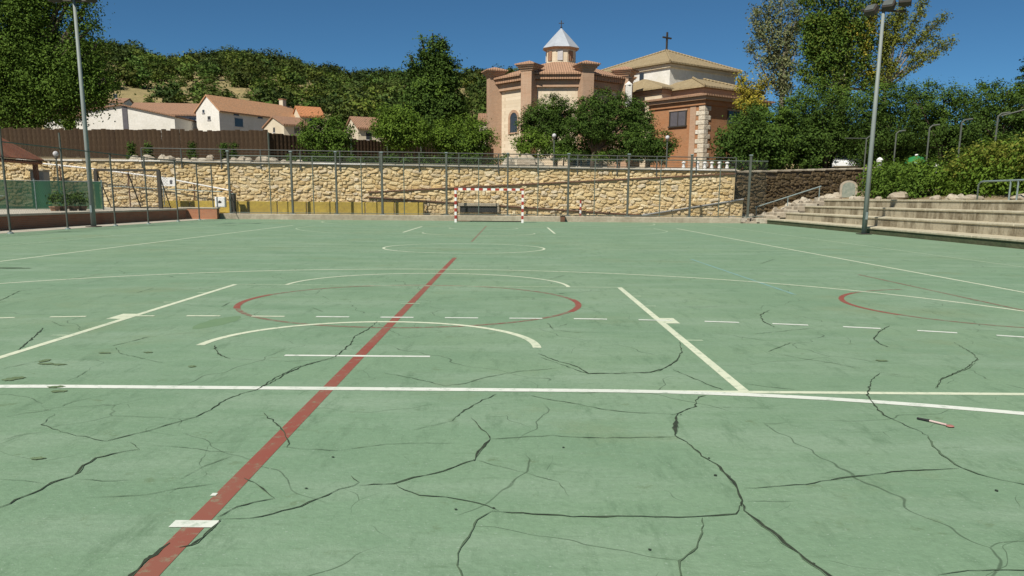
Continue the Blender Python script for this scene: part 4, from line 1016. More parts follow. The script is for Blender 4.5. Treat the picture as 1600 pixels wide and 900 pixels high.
# ------------------------------------------------------------------ church
def hip_roof(hx, hy, z0, z1, rid, ov=.3, th=.12):
    """hip roof over a centred rectangle; rid = half length of the ridge along x"""
    a, b = hx + ov, hy + ov
    V = [(-a, -b, z0), (a, -b, z0), (a, b, z0), (-a, b, z0), (-a, -b, z0 + th), (a, -b, z0 + th), (a, b, z0 + th), (-a, b, z0 + th), (-rid, 0, z1), (rid, 0, z1)]
    return MB().add(V, [(3, 2, 1, 0), (0, 1, 5, 4), (1, 2, 6, 5), (2, 3, 7, 6), (3, 0, 4, 7), (4, 5, 9, 8), (5, 6, 9), (6, 7, 8, 9), (7, 4, 8)])
RZ = math.atan2(.6, .8)
def P2(c, t1, t2): return (c[0] - .6 * t1 + .8 * t2, c[1] + .8 * t1 + .6 * t2)
OC = at(876, 100, 66.5); OX, OY = OC.x, 66.5; OR = 5.05
ch = thing('church', 'brick and stone church with octagonal apse, zinc lantern and hipped roofs', 'church', (OX, OY, ter(OX, 62) - .3))
CZ = ch.location.z
va = [-73 + 45 * k for k in range(8)]
zW = zat(184, 63, 800) - CZ
ov_ = lambda r, k: (r * math.sin(math.radians(va[k % 8])), -r * math.cos(math.radians(va[k % 8])))
ZL0, ZL1, ZL2 = zat(104, 66.5, 876), zat(76, 66.0, 876), zat(45, 66.5, 876)
zE = zat(118, 61.6, 862) - CZ
part('apse_wall', MB().prism([ov_(OR * .985, k) for k in range(8)], 0, zE), MT['church_stone'], ch)
for k in range(8):     # cornice bands between the pilasters
    a, b = Vector(ov_(OR * 1.03, k)), Vector(ov_(OR * 1.03, k + 1)); i0, i1 = Vector(ov_(OR * .97, k)), Vector(ov_(OR * .97, k + 1))
    part('brick_frieze', MB().prism([tuple(a), tuple(b), tuple(i1), tuple(i0)], zE - .75, zE - .28), MT['pilaster_brick'], ch)
    a, b = Vector(ov_(OR * 1.09, k)), Vector(ov_(OR * 1.09, k + 1))
    part('cornice', MB().prism([tuple(a), tuple(b), tuple(i1), tuple(i0)], zE - .25, zE + .05), MT['pink_tiles'], ch)
    # facet of the tiled roof
    a, b = ov_(OR * 1.12, k), ov_(OR * 1.12, k + 1); c, d = ov_(1.35, k + 1), ov_(1.35, k)
    part('roof_facet', MB().add([(*a, zE + .06), (*b, zE + .06), (*c, ZL0 + .05 - CZ), (*d, ZL0 + .05 - CZ), (*a, zE + .18), (*b, zE + .18), (*c, ZL0 + .15 - CZ), (*d, ZL0 + .15 - CZ)],
                                [(3, 2, 1, 0), (4, 5, 6, 7), (0, 1, 5, 4), (1, 2, 6, 5), (3, 0, 4, 7)]), MT['pink_tiles'], ch)
    # pilaster with stepped cap
    c = Vector(ov_(OR * 1.04, k)); ang = math.radians(va[k]); ux, uy = Vector((math.cos(ang), math.sin(ang))), Vector((math.sin(ang), -math.cos(ang)))
    def rect(h1, h2): return [tuple(c + ux * s1 * h1 + uy * s2 * h2) for s1, s2 in ((-1, -1), (-1, 1), (1, 1), (1, -1))][::-1]
    pl = part('pilaster', MB().prism(rect(.42, .5), 0, zE + .3), MT['pilaster_brick'], ch)
    for h, z0, z1 in ((.50, zE + .3, zE + .45), (.60, zE + .45, zE + .58), (.70, zE + .58, zE + .68)):
        part('cap_course', MB().prism(rect(h, h + .05), z0, z1), MT['pilaster_brick'], pl)
    q = rect(.78, .83); z = zE + .68
    part('cap_roof', MB().add([(*u, z) for u in q] + [(*u, z + .08) for u in q] + [(c.x, c.y, z + .36)], [(3, 2, 1, 0), (0, 1, 5, 4), (1, 2, 6, 5), (2, 3, 7, 6), (3, 0, 4, 7), (4, 5, 8), (5, 6, 8), (6, 7, 8), (7, 4, 8)]), MT['pink_tiles'], pl)
    # arched window niche in every bay
    m = (Vector(ov_(OR * .985, k)) + Vector(ov_(OR * .985, k + 1))) / 2; nrm = m.normalized(); tx = Vector((-nrm.y, nrm.x))
    def wpt(x, z, o): q = m + tx * x + nrm * o; return (q.x, q.y, z)
    arch = [(.42 * math.cos(math.pi * i / 10), zW + .42 * math.sin(math.pi * i / 10)) for i in range(11)] + [(-.42, zW - 1.0), (.42, zW - 1.0)]
    wn = part('window', MB().add([wpt(x, z, -.28) for x, z in arch], [tuple(range(len(arch)))]), MT['window'], ch)
    outer = [(.62 * math.cos(math.pi * i / 10), zW + .62 * math.sin(math.pi * i / 10)) for i in range(11)] + [(-.62, zW - 1.1), (.62, zW - 1.1)]
    nA = len(arch)
    part('arch_surround', MB().add([wpt(x, z, .04) for x, z in arch] + [wpt(x, z, .06) for x, z in outer] + [wpt(x, z, -.3) for x, z in arch] + [wpt(x, z, -.05) for x, z in outer],
         [(i, (i + 1) % nA, nA + (i + 1) % nA, nA + i) for i in range(nA)] + [(2 * nA + i, 2 * nA + (i + 1) % nA, (i + 1) % nA, i) for i in range(nA)] + [(nA + i, nA + (i + 1) % nA, 3 * nA + (i + 1) % nA, 3 * nA + i) for i in range(nA)]), MT['pilaster_brick'], wn)
    dk = MB().add([wpt(x, z, .012) for x, z in arch], [tuple(range(nA))]); part('glazing', dk, MT['window'], wn)
ln = part('lantern', MB().lathe((0, 0, ZL0 - .05 - CZ), [(1.28, 0), (1.28, .15), (1.17, .2), (1.17, ZL1 - ZL0)], 8, math.radians(22.5)), MT['church_stone'], ch)
for k in range(8):
    a = math.radians(va[k] + 22.5); c = Vector((math.sin(a), -math.cos(a))) * 1.11; tx = Vector((math.cos(a), math.sin(a)))
    part('lantern_louvre', MB().prism([tuple(c + tx * s1 * .2 + c.normalized() * s2) for s1, s2 in ((-1, -.03), (1, -.03), (1, .03), (-1, .03))], ZL0 + .3 - CZ, ZL1 - .22 - CZ), MT['grey_wall'] if k % 2 else MT['brown_tiles'], ln)
part('lantern_eave', MB().lathe((0, 0, ZL1 - .02 - CZ), [(1.2, -.08), (1.36, 0), (1.42, .06)], 8, math.radians(22.5)), MT['pilaster_brick'], ch)
zc = part('lantern_roof', MB().lathe((0, 0, ZL1 + .04 - CZ), [(1.48, 0), (1.44, .05), (.75, (ZL2 - ZL1) * .52), (.03, ZL2 - ZL1)], 8, math.radians(22.5)), MT['zinc'], ch)
part('finial_cross', MB().tube([(0, 0, ZL2 - CZ), (0, 0, ZL2 + .6 - CZ)], .035, 6).tube([(-.2, 0, ZL2 + .4 - CZ), (.2, 0, ZL2 + .4 - CZ)], .03, 6).lathe((0, 0, ZL2 + .05 - CZ), [(.02, 0), (.1, .06), (.02, .13)], 8), MT['dark_steel'], zc)

def block(name, label, corner, L1, L2, z0, z1, wallmat, roofmat, zroof, ov, parent=None, rid=0.0):
    """rectangular volume whose near corner is given; local x runs along the right face"""
    c = P2(corner, L1 / 2, L2 / 2)
    t = thing(name, label, 'church wing', (c[0], c[1], z0), RZ)
    part('wall', MB().box((-L2 / 2, -L1 / 2, 0), (L2 / 2, L1 / 2, z1 - z0)), wallmat, t)
    rf = part('roof', hip_roof(L2 / 2, L1 / 2, z1 - z0, zroof - z0, rid, ov), roofmat, t)
    return t, L1, L2, rf
# nave tower
ZN0, ZN1, ZN2 = zat(99, 66.2, 1034), zat(78, 71.5, 1033), zat(49, 71.5, 1033)
tw, a1, a2, rf = block('church_crossing', 'white church crossing with a broad tan pyramid roof and iron cross', (11.95, 66.2), 8.2, 7.8, ter(12, 62), ZN0, MT['white_wall'], MT['tan_tiles'], ZN1, .35)
h0 = tw.location.z
part('eave_band', MB().box((-a2 / 2 - .15, -a1 / 2 - .15, ZN0 - .28 - h0), (a2 / 2 + .15, a1 / 2 + .15, ZN0 - .02 - h0)), MT['church_stone'], tw)
wn = part('window', MB().box((-a2 / 2 - .03, a1 / 2 - 5.45, ZN0 - .95 - h0), (-a2 / 2 + .05, a1 / 2 - 5.0, ZN0 - .4 - h0)), MT['window'], tw)
wn2 = part('window', MB().box((-a2 / 2 - .03, -a1 / 2 + 5.6, ZN0 - .95 - h0), (-a2 / 2 + .05, -a1 / 2 + 6.0, ZN0 - .4 - h0)), MT['window'], tw)
part('roof_cross', MB().box((-.06, -.06, ZN1 - .05 - h0), (.06, .06, ZN2 - h0)).box((-.5, -.055, ZN2 - .5 - h0), (.5, .055, ZN2 - .38 - h0)).lathe((0, 0, ZN1 - .05 - h0), [(.16, 0), (.12, .15), (.03, .22)], 8), MT['dark_steel'], tw)
for (sx, sy) in ((-1, -1), (1, -1), (-1, 1), (1, 1)):
    part('hip_ridge', MB().tube([(sx * (a2 / 2 + .35), sy * (a1 / 2 + .35), ZN0 + .14 - h0), (0, 0, ZN1 + .03 - h0)], .09, 6), MT['pink_tiles'] if False else MT['tan_tiles'], rf)
# middle tier
ZA0, ZA1, ZS0, ZS1, ZX = zat(137, 62.2, 1087), zat(120, 65.5, 1085), zat(139, 63.9, 1010), zat(121, 66.5, 985), zat(150, 58, 1088)
t2, m1, m2, rf2 = block('church_aisle', 'middle church wing with tan hipped roof above the brick annex', (13.7, 62.2), 6.5, 6.2, ter(13, 60), ZA0, MT['church_brick'], MT['tan_tiles'], ZA1, .4, rid=.6)
for (sx, sy) in ((-1, -1), (1, -1)):
    part('hip_ridge', MB().tube([(sx * (m2 / 2 + .4), sy * (m1 / 2 + .4), ZA0 + .15 - t2.location.z), (sx * .6, 0, ZA1 + .05 - t2.location.z)], .09, 6), MT['tan_tiles'], rf2)
part('eave_band', MB().box((-m2 / 2 - .12, -m1 / 2 - .12, ZA0 - .35 - t2.location.z), (m2 / 2 + .12, m1 / 2 + .12, ZA0 - .02 - t2.location.z)), MT['pilaster_brick'], t2)
# side aisle between the apse and the wing
t3, s1, s2, rf3 = block('church_side_aisle', 'low church aisle with pale tiled roof between apse and crossing', (11.0, 63.9), 6.5, 3.2, ter(11, 60), ZS0, MT['church_stone'], MT['tan_tiles'], ZS1, .35, rid=.2)
part('eave_band', MB().box((-s2 / 2 - .1, -s1 / 2 - .1, ZS0 - .3 - t3.location.z), (s2 / 2 + .1, s1 / 2 + .1, ZS0 - .02 - t3.location.z)), MT['pilaster_brick'], t3)
# brick annex
t4, b1, b2, rf4 = block('brick_annex', 'orange brick church annex with white quoined corner and two windows', (12.93, 58.0), 5.0, 6.6, ter(13, 57) - .3, ZX, MT['church_brick'], MT['pink_tiles'], ZX + .6, .45, rid=1.0)
z4 = t4.location.z
part('cornice', MB().box((-b2 / 2 - .28, -b1 / 2 - .28, ZX - .23 - z4), (b2 / 2 + .28, b1 / 2 + .28, ZX - .01 - z4)), MT['pilaster_brick'], t4)
part('frieze', MB().box((-b2 / 2 - .1, -b1 / 2 - .1, ZX - .55 - z4), (b2 / 2 + .1, b1 / 2 + .1, ZX - .25 - z4)), MT['church_brick'], t4)
k = 0; z = .05
while z < ZX - .85 - z4:
    l1, l2 = (.62, .38) if k % 2 else (.38, .62)
    part('quoin', MB().bbox((-b2 / 2 - .05, -b1 / 2 - .05, z), (-b2 / 2 + l2, -b1 / 2 + .1, z + .29), .02), MT['quoin'], t4)
    part('quoin', MB().bbox((-b2 / 2 - .05, -b1 / 2 + .1, z), (-b2 / 2 + .1, -b1 / 2 + l1 + .1, z + .29), .02), MT['quoin'], t4)
    z += .31; k += 1
part('pale_pilaster', MB().box((-b2 / 2 - .03, -b1 / 2 + .75, 0), (-b2 / 2 + .1, -b1 / 2 + 1.25, ZX - .57 - z4)), MT['pilaster_brick'], t4)
def annex_window(face, c, zc, wd, ht):
    if face == 'left':
        x = -b2 / 2; bxs = lambda o0, o1, u0, u1, v0, v1: MB().box((x - o1, c + u0, v0), (x - o0, c + u1, v1))
    else:
        y = -b1 / 2; bxs = lambda o0, o1, u0, u1, v0, v1: MB().box((c + u0, y - o1, v0), (c + u1, y - o0, v1))
    wn = part('window', bxs(-.05, .02, -wd / 2, wd / 2, zc - ht / 2, zc + ht / 2), MT['shutter'] if face == 'left' else MT['window'], t4)
    for u in (-1, 1): part('frame', bxs(-.02, .06, u * wd / 2 - .05, u * wd / 2 + .05, zc - ht / 2, zc + ht / 2), MT['dark_steel'], wn)
    part('lintel', bxs(-.02, .07, -wd / 2 - .1, wd / 2 + .1, zc + ht / 2, zc + ht / 2 + .1), MT['pilaster_brick'], wn)
    part('sill', bxs(-.02, .12, -wd / 2 - .1, wd / 2 + .1, zc - ht / 2 - .09, zc - ht / 2), MT['dark_steel'], wn)
    part('mullion', bxs(-.02, .05, -.025, .025, zc - ht / 2, zc + ht / 2), MT['dark_steel'], wn)
annex_window('left', -b1 / 2 + 2.35, zat(185, 59.8, 1056) - z4, 1.5, 1.0); annex_window('right', -b2 / 2 + 3.1, zat(184, 60, 1145) - z4, 1.35, .85)
dn = part('door', MB().box((-b2 / 2 + 1.4, -b1 / 2 - .03, 0), (-b2 / 2 + 2.1, -b1 / 2 + .05, 1.5)), MT['rust'], t4)
part('frame', MB().box((-b2 / 2 + 1.3, -b1 / 2 - .05, 1.5), (-b2 / 2 + 2.2, -b1 / 2 + .05, 1.6)), MT['pilaster_brick'], dn)
sp_ = thing('stone_pinnacle', 'small white stone pinnacle with iron cross on the church aisle roof', 'pinnacle', (at(983, 135, 61.2).x, 61.4, zat(140, 61.4, 983)))
part('pedestal', MB().bbox((-.22, -.22, -1.2), (.22, .22, .3), .03), MT['white_wall'], sp_); part('cap', MB().lathe((0, 0, .3), [(.3, 0), (.26, .08), (.1, .2), (.05, .26)], 8), MT['white_wall'], sp_)
part('cross', MB().tube([(0, 0, .5), (0, 0, 1.0)], .045, 6).tube([(-.2, 0, .8), (.2, 0, .8)], .045, 6), MT['dark_steel'], sp_)
lowp = thing('cloister_wall', 'cream low building front seen beneath the round trees before the church', 'building', (at(915, 240, 57).x, 57.2, ter(6, 57) - .2))
part('wall', MB().box((-1.0, 0, 0), (1.5, .4, 1.25)), MT['cream_wall'], lowp)
for x in (-.8, .1): part('opening', MB().box((x, -.02, .1), (x + .6, .1, .95)), MT['window'], lowp)
part('coping', MB().bbox((-1.1, -.08, 1.25), (1.6, .48, 1.35), .02), MT['pink_tiles'], lowp)

# ------------------------------------------------------------------ village houses
def house(name, label, corner, rz, w, d, z0, ze, zr, wall, roof, windows=(), gw=(), chimney=None, gablemat=None, ov=.25):
    """near-left corner given; facade runs along local +x, ridge along x"""
    t = thing(name, label, 'house', (corner[0], corner[1], z0), rz)
    he, hr_ = ze - z0, zr - z0
    part('wall', MB().add([(0, 0, -2), (w, 0, -2), (w, d, -2), (0, d, -2), (0, 0, he), (w, 0, he), (w, d, he), (0, d, he), (0, d / 2, hr_), (w, d / 2, hr_)],
                          [(0, 1, 5, 4), (1, 2, 6, 9, 5), (2, 3, 7, 6), (3, 0, 4, 8, 7)]), wall, t)
    sl = (hr_ - he) / (d / 2)
    for s in (0, 1):
        y0 = -ov if s == 0 else d + ov; zz = he - sl * ov
        V = [(-.12, y0, zz + .02), (w + .12, y0, zz + .02), (w + .12, d / 2, hr_ + .02), (-.12, d / 2, hr_ + .02)]
        V += [(x, y, z + .14) for x, y, z in V]
        F = [(3, 2, 1, 0), (4, 5, 6, 7), (0, 1, 5, 4), (1, 2, 6, 5), (2, 3, 7, 6), (3, 0, 4, 7)]
        rf = part('roof', MB().add(V, F if s == 0 else [f[::-1] for f in F]), roof, t)
        if s == 0 and chimney:
            cx = chimney; c = part('chimney', MB().bbox((cx, d / 2 - .1, hr_ - .3), (cx + .55, d / 2 + .45, hr_ + .75), .02), MT['cream_wall'], rf); part('chimney_cap', MB().bbox((cx - .07, d / 2 - .17, hr_ + .75), (cx + .62, d / 2 + .52, hr_ + .84), .02), MT['terracotta'], c)
    for x, z, a, b in windows:
        wn = part('window', MB().box((x, -.01, z), (x + a, .1, z + b)), MT['window'], t)
        part('sill', MB().box((x - .06, -.04, z - .06), (x + a + .06, -.005, z)), MT['grey_wall'], wn); part('lintel', MB().box((x - .06, -.04, z + b), (x + a + .06, -.005, z + b + .05)), MT['grey_wall'], wn)
    for y, z, a, b in gw:
        wn = part('window', MB().box((-.01, y, z), (.1, y + a, z + b)), MT['window'], t); part('sill', MB().box((-.08, y - .05, z - .06), (-.005, y + a + .05, z)), MT['grey_wall'], wn)
    return t
rzW = math.radians(62)
c = at(344, 207, 85); house('white_house', 'white village house with long terracotta roof, gable sunlit and front shaded', (c.x, 85), rzW, 11.8, 3.2, zat(206, 85, 337), zat(172, 85, 337), zat(156, 89, 330), MT['white_wall'], MT['terracotta'],
      windows=((2.0, .7, 1.1, .8), (1.9, 1.75, .7, .3), (5.2, 1.75, .7, .32), (7.4, .6, .8, .7), (9.2, 1.7, .7, .3)), gw=((1.2, 1.2, .42, .35), (2.0, 1.9, .3, .3)), chimney=10.6)
c = at(470, 200, 93); house('orange_roofed_house', 'small house with bright orange tile roof beside the white house', (c.x, 93.0), math.radians(30), 2.6, 3.0, zat(204, 93, 460), zat(181, 93, 475), zat(168, 94.5, 475), MT['cream_wall'], MT['orange_tiles'], windows=((1, .6, .6, .8),))
c = at(444, 210, 78); house('cream_house', 'small cream gabled house just above the dark cane fence', (c.x, 78), math.atan2(.62, .78), 2.6, 4.6, zat(212, 78, 444), zat(195, 78, 444), zat(184, 80, 430), MT['cream_wall'], MT['brown_tiles'], windows=((1.0, .3, .5, .5),), gw=((2.0, .4, .45, .45),))
c = at(276, 205, 92); house('grey_house', 'grey house with brown tiled roof between the two white houses', (c.x - 6.0, 93.6), .1, 8.7, 6.5, zat(206, 93.6, 290), zat(179, 93.6, 290), zat(163, 97, 270), MT['grey_wall'], MT['brown_tiles'], windows=((6.55, .9, .75, .6), (7.9, .85, .6, .6), (6.6, .15, .7, .2)))
# broad white gable facing the court
c0, c1, ck = at(130, 205, 82), at(274, 205, 82), at(190, 165, 82)
WGZ = zat(208, 82, 200)
wg = thing('white_barn', 'broad white gable building with a grey strip down its middle', 'house', (ck.x, 82, WGZ))
L, R_ = c0.x - ck.x, c1.x - ck.x; zl, zrr, zk = at(130, 174, 82).z - WGZ, at(274, 183, 82).z - WGZ, ck.z - WGZ
part('wall', MB().add([(L, 0, -1), (R_, 0, -1), (R_, 0, zrr), (0, 0, zk), (L, 0, zl), (L, 9, -1), (R_, 9, -1), (R_, 9, zrr), (0, 9, zk), (L, 9, zl)],
                      [(0, 1, 2, 3, 4), (9, 8, 7, 6, 5), (1, 6, 7, 2), (0, 4, 9, 5)]), MT['white_wall'], wg)
for s, (xa, za) in ((0, (L, zl)), (1, (R_, zrr))):
    ex_ = xa * 1.03; V = [(ex_, -.2, za + .0), (0, -.2, zk + .02), (0, 9, zk + .02), (ex_, 9, za)]; V += [(x, y, z + .12) for x, y, z in V]
    part('roof', MB().add(V, [(0, 1, 2, 3), (4, 7, 6, 5), (0, 4, 5, 1), (1, 5, 6, 2), (2, 6, 7, 3), (3, 7, 4, 0)]), MT['brown_tiles'], wg)
part('pilaster_strip', MB().box((.02, -.06, -1), (.5, .02, zk - .1)), MT['shutter'], wg)
c = at(560, 222, 74); house('pale_cottage', 'pale cottage with reddish roof half hidden between the trees', (c.x, 74), math.atan2(.45, .88), 2.2, 4, zat(225, 74, 570), zat(200, 74, 560), zat(185, 76, 565), MT['cream_wall'], MT['brown_tiles'], windows=((.7, .4, .5, .6),))
c = at(70, 205, 86); house('far_white_house', 'white house wall behind the big tree on the left', (c.x, 86), 0.0, 4.0, 5, zat(207, 86, 90), zat(183, 86, 90), zat(172, 88, 90), MT['white_wall'], MT['brown_tiles'], windows=((2.6, .5, .5, .6),))
c = at(158, 170, 100); house('hillside_cottage', 'tiny white cottage above the white gable building', (c.x, 102), 0.1, 1.7, 4, zat(172, 102, 168), zat(160, 102, 168), zat(155, 104, 168), MT['white_wall'], MT['brown_tiles'], windows=((.6, 1.4, .4, .4),))
c = at(785, 225, 80); house('ochre_house', 'small ochre house wall glimpsed left of the church apse', (c.x - 2.2, 80), 0.0, 3.0, 4, zat(228, 80, 780), zat(190, 80, 780), zat(180, 82, 780), MT['cream_wall'], MT['brown_tiles'], windows=((1.0, 1.2, .6, .7),))

# ------------------------------------------------------------------ vehicles and small things beyond the hedge
cx_, cy_ = at(1322, 256, 53.0).x, 53.0
car = thing('parked_car', 'white car parked above the shaded stone wall under the trees', 'car', (cx_, cy_, ter(cx_, 53.0) + .18), -.35)
prof = [(-.86, .25), (.86, .25), (.9, .5), (.86, .68), (-.86, .68), (-.9, .5)]
def loft(secs):
    n = len(secs[0]); V = [p for s in secs for p in s]; F = []
    for i in range(len(secs) - 1):
        for k in range(n): F.append((i * n + k, i * n + (k + 1) % n, (i + 1) * n + (k + 1) % n, (i + 1) * n + k))
    F.append(tuple(range(n))[::-1]); F.append(tuple((len(secs) - 1) * n + k for k in range(n))); return MB().add(V, F)
def sec(y, hw, z0, z1): return [(-hw, y, z0), (hw, y, z0), (hw + .03, y, (z0 + z1) / 2), (hw - .04, y, z1), (-hw + .04, y, z1), (-hw - .03, y, (z0 + z1) / 2)]
part('body', loft([sec(-2, .7, .2, .42), sec(-1.9, .8, .14, .52), (sec(-.9, .84, .12, .64)), sec(.9, .84, .12, .66), sec(1.9, .8, .14, .6), sec(2, .74, .2, .5)]), MT['car_paint'], car, smooth=False)
part('cabin', loft([sec(-.95, .72, .62, .66), sec(-.3, .64, .62, 1.0), sec(.9, .64, .62, 1.02), sec(1.7, .68, .62, .68)]), MT['car_paint'], car)
part('windscreen', MB().add([(-.6, -.93, .69), (.6, -.93, .69), (.53, -.36, .99), (-.53, -.36, .99)], [(0, 1, 2, 3)]), MT['window'], car)
for s in (-1, 1):
    part('side_window', MB().add([(s * .70, -.7, .7), (s * .70, 1.4, .72), (s * .655, .85, .97), (s * .655, -.25, .97)], [(0, 1, 2, 3) if s > 0 else (3, 2, 1, 0)]), MT['window'], car)
    part('headlight', MB().bbox((s * .6 - .14, -2.0, .36), (s * .6 + .14, -1.93, .46), .01), MT['glass'], car)
    for y in (-1.25, 1.25):
        wh = part('wheel', MB().tube([(s * .68, y, .14), (s * .86, y, .14)], .29, 16), MT['black'], car); part('rim', MB().tube([(s * .86, y, .14), (s * .875, y, .14)], .17, 12), MT['galv'], wh)
rx_, ry_ = at(1431, 255, 43.5).x, 43.5
rb = thing('recycling_bin', 'green domed recycling container showing above the hedge', 'container', (rx_, ry_, 2.0))
part('body', MB().lathe((0, 0, 0), [(.5, 0), (.56, .25), (.6, .75), (.52, 1.1), (.34, 1.32), (.1, 1.4)], 18), MT['green_plastic'], rb, smooth=True)
part('lifting_ring', MB().lathe((0, 0, 1.39), [(.07, 0), (.09, .05), (.05, .1)], 10), MT['white_paint'], rb)
for s in (-1, 1): part('slot', MB().bbox((s * .3 - .1, -.62, .85), (s * .3 + .1, -.5, 1.0), .02), MT['white_paint'], rb)
for i, (px, py) in enumerate(((1375, 247), (1462, 256))):
    p = at(px, py, 43.8); t = thing('white_marker', ('white capped marker post left of the green container', 'white capped marker post right of the green container')[i], 'post', (p.x, 43.8, 2.0))
    part('shaft', MB().lathe((0, 0, 0), [(.12, 0), (.12, p.z - 2.2)], 10), MT['grey_concrete'], t); part('cap', MB().lathe((0, 0, p.z - 2.2), [(.15, 0), (.17, .1), (.1, .2), (.02, .24)], 10), MT['white_paint'], t)

# litter on the court
lt = thing('litter_stick', 'thin discarded stick with a black end and pinkish tip on the court', 'litter', (*gnd(1461, 662)[:2], .0005), math.atan2(gnd(1490, 668).y - gnd(1432, 655).y, gnd(1490, 668).x - gnd(1432, 655).x))
part('dark_end', MB().tube([(-.095, 0, .008), (-.03, .002, .008)], [.005, .007], 6), MT['black'], lt)
part('shaft', MB().tube([(-.03, .002, .008), (.06, -.004, .008)], .0055, 6), pmat('pink_white_plastic', (.6, .5, .46), (.5, .36, .33), 30, rough=.5), lt)
part('tip', MB().lathe((.078, -.004, .002), [(.012, 0), (.02, .004), (.012, .009)], 9), pmat('pink_plastic', (.4, .2, .17), (.3, .12, .1), 30, rough=.5), lt)

# planters beside the net
for i, px in enumerate((85, 98, 114, 128)):
    p = gnd(px, 329, TZ); yv = 32.3 + i * .45; x = at(px, 320, yv).x
    t = thing('potted_plant', ('dark leafy plant in a terracotta pot, leftmost before the green netting', 'second dark plant from the left in a terracotta pot before the netting', 'third dark plant from the left in a terracotta pot before the netting', 'dark potted plant nearest the floodlight pole before the netting')[i], 'potted plant', (x, yv, TZ - .012), 0, 'potted plants before the netting')
    part('pot', MB().lathe((0, 0, 0), [(.13, 0), (.18, .13), (.2, .14), (.2, .18), (.17, .18), (.16, .16)], 12), MT['brown_tiles'], t)
    POTS = globals().setdefault('POTS', []); POTS.append((t, i))

# ------------------------------------------------------------------ trees
rng = np.random.default_rng(7)
def unit(v): return v / np.maximum(1e-6, np.linalg.norm(v, axis=-1, keepdims=True))
def leaf_cloud(lobes, dens, size, clump=.45, per=26, up=.45, flat=.75, fill=.55):
    """lobes: (p0,p1,r) capsules with a bulging profile. returns V,F of rhombic leaves gathered in clumps"""
    C = []; N = []
    for p0, p1, r in lobes:
        p0 = np.array(p0, float); p1 = np.array(p1, float); L = np.linalg.norm(p1 - p0)
        area = 4 * math.pi * r * r * .8 + 2 * math.pi * r * L * .75
        n = max(4, int(area * dens))
        t = rng.random(n); d = unit(rng.normal(size=(n, 3)))
        rad = np.where(rng.random(n) < fill, rng.uniform(.82, 1.06, n), rng.uniform(.3, .85, n) )
        prof = r * (0.55 + .45 * np.sin(np.pi * np.clip(t * .9 + .12, 0, 1))) if L > r else np.full(n, r)
        c = p0 + (p1 - p0) * t[:, None] + d * (rad * prof)[:, None]
        C.append(c); N.append(d)
    C = np.concatenate(C); N = np.concatenate(N)
    sc = rng.uniform(.6, 1.35, len(C))
    idx = np.repeat(np.arange(len(C)), per)
    P = C[idx] + rng.normal(size=(len(idx), 3)) * np.array([1, 1, flat]) * (clump * .5 * sc[idx])[:, None]
    cn = unit(N + rng.normal(size=N.shape) * .35)
    nrm = unit(cn[idx] * .9 + np.array([0, 0, up]) + rng.normal(size=P.shape) * .42)
    a = unit(np.cross(nrm, rng.normal(size=P.shape))); b = np.cross(nrm, a)
    s = size * rng.uniform(.6, 1.35, len(P))[:, None]
    V = np.stack([P - a * s * .55, P + b * s * .33 + nrm * s * .08, P + a * s * .6, P - b * s * .33 + nrm * s * .08], 1).reshape(-1, 3)
    F = np.arange(len(V)).reshape(-1, 4)
    return V, F
def limb_mesh(segs):
    mb = MB()
    for pts, rs_ in segs: mb.tube(pts, rs_, 7, cap=True)
    return mb
def tree(name, label, base, lobes, mat, dens=3.2, size=.17, clump=.55, per=24, trunk=None, tr=.16, bark='bark', group=None, cat='tree', up=.45, extra=None, fill=.55, flat=.75):
    """lobes in offsets from base"""
    t = thing(name, label, cat, base, 0, group)
    r = random.Random(int(abs(base[0] * 13 + base[1] * 7)))
    cz = min(l[0][2] for l in lobes); top = max(max(l[0][2], l[1][2]) for l in lobes)
    if trunk is None: trunk = [(0, 0, -.2), (.05, .03, cz * .6), (0, 0, max(cz, .3)), (0, 0, lerp(cz, top, .55))]
    segs = [(trunk, [lerp(tr * 1.25, tr * .45, i / (len(trunk) - 1)) for i in range(len(trunk))])]
    fork = Vector(trunk[-2])
    for l in lobes:
        a, b = Vector(l[0]), Vector(l[1]); m = fork.lerp(a, .5) + Vector((r.uniform(-.15, .15), r.uniform(-.15, .15), .1))
        segs.append(([fork, m, a, a.lerp(b, .8)], [tr * .55, tr * .38, tr * .25, tr * .08]))
        for q in range(3):
            e = a.lerp(b, r.random()) + Vector((r.uniform(-1, 1), r.uniform(-1, 1), r.uniform(-.4, .9))).normalized() * l[2] * .8
            segs.append(([a.lerp(b, .2), a.lerp(e, .55) + Vector((0, 0, .1)), e], [tr * .2, tr * .12, tr * .04]))
    part('trunk', limb_mesh(segs), MT[bark], t, smooth=True)
    size *= .76; per = int(per * 1.35); dens *= 1.7; clump *= .82; fill = min(.8, fill + .12)
    V, F = leaf_cloud(lobes, dens, size, clump, per, up, flat, fill)
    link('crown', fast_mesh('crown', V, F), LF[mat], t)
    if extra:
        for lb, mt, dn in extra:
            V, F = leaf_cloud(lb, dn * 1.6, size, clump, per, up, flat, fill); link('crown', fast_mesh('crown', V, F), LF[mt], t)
    return t
def pxl(base, Y, pts):
    """lobe list from photo measurements at depth Y: (px,py,r_px[,px2,py2[,dy]])"""
    out = []
    for q in pts:
        a = at(q[0], q[1], Y); b = at(q[3], q[4], Y) if len(q) > 4 else a
        dy = q[5] if len(q) > 5 else 0
        r = q[2] * Y / CAM_F
        out.append(((a.x - base[0], dy, a.z - base[2]), (b.x - base[0], dy, b.z - base[2]), r))
    return out
def ptree(name, label, px, Y, pts, mat, zbase=None, **k):
    c = at(px, 230, Y); z = ter(c.x, Y) if zbase is None else zbase
    base = (c.x, Y, z)
    ex = k.pop('extra', None)
    if ex: ex = [(pxl(base, Y, p), m, d) for p, m, d in ex]
    return tree(name, label, base, pxl(base, Y, pts), mat, extra=ex, **k)

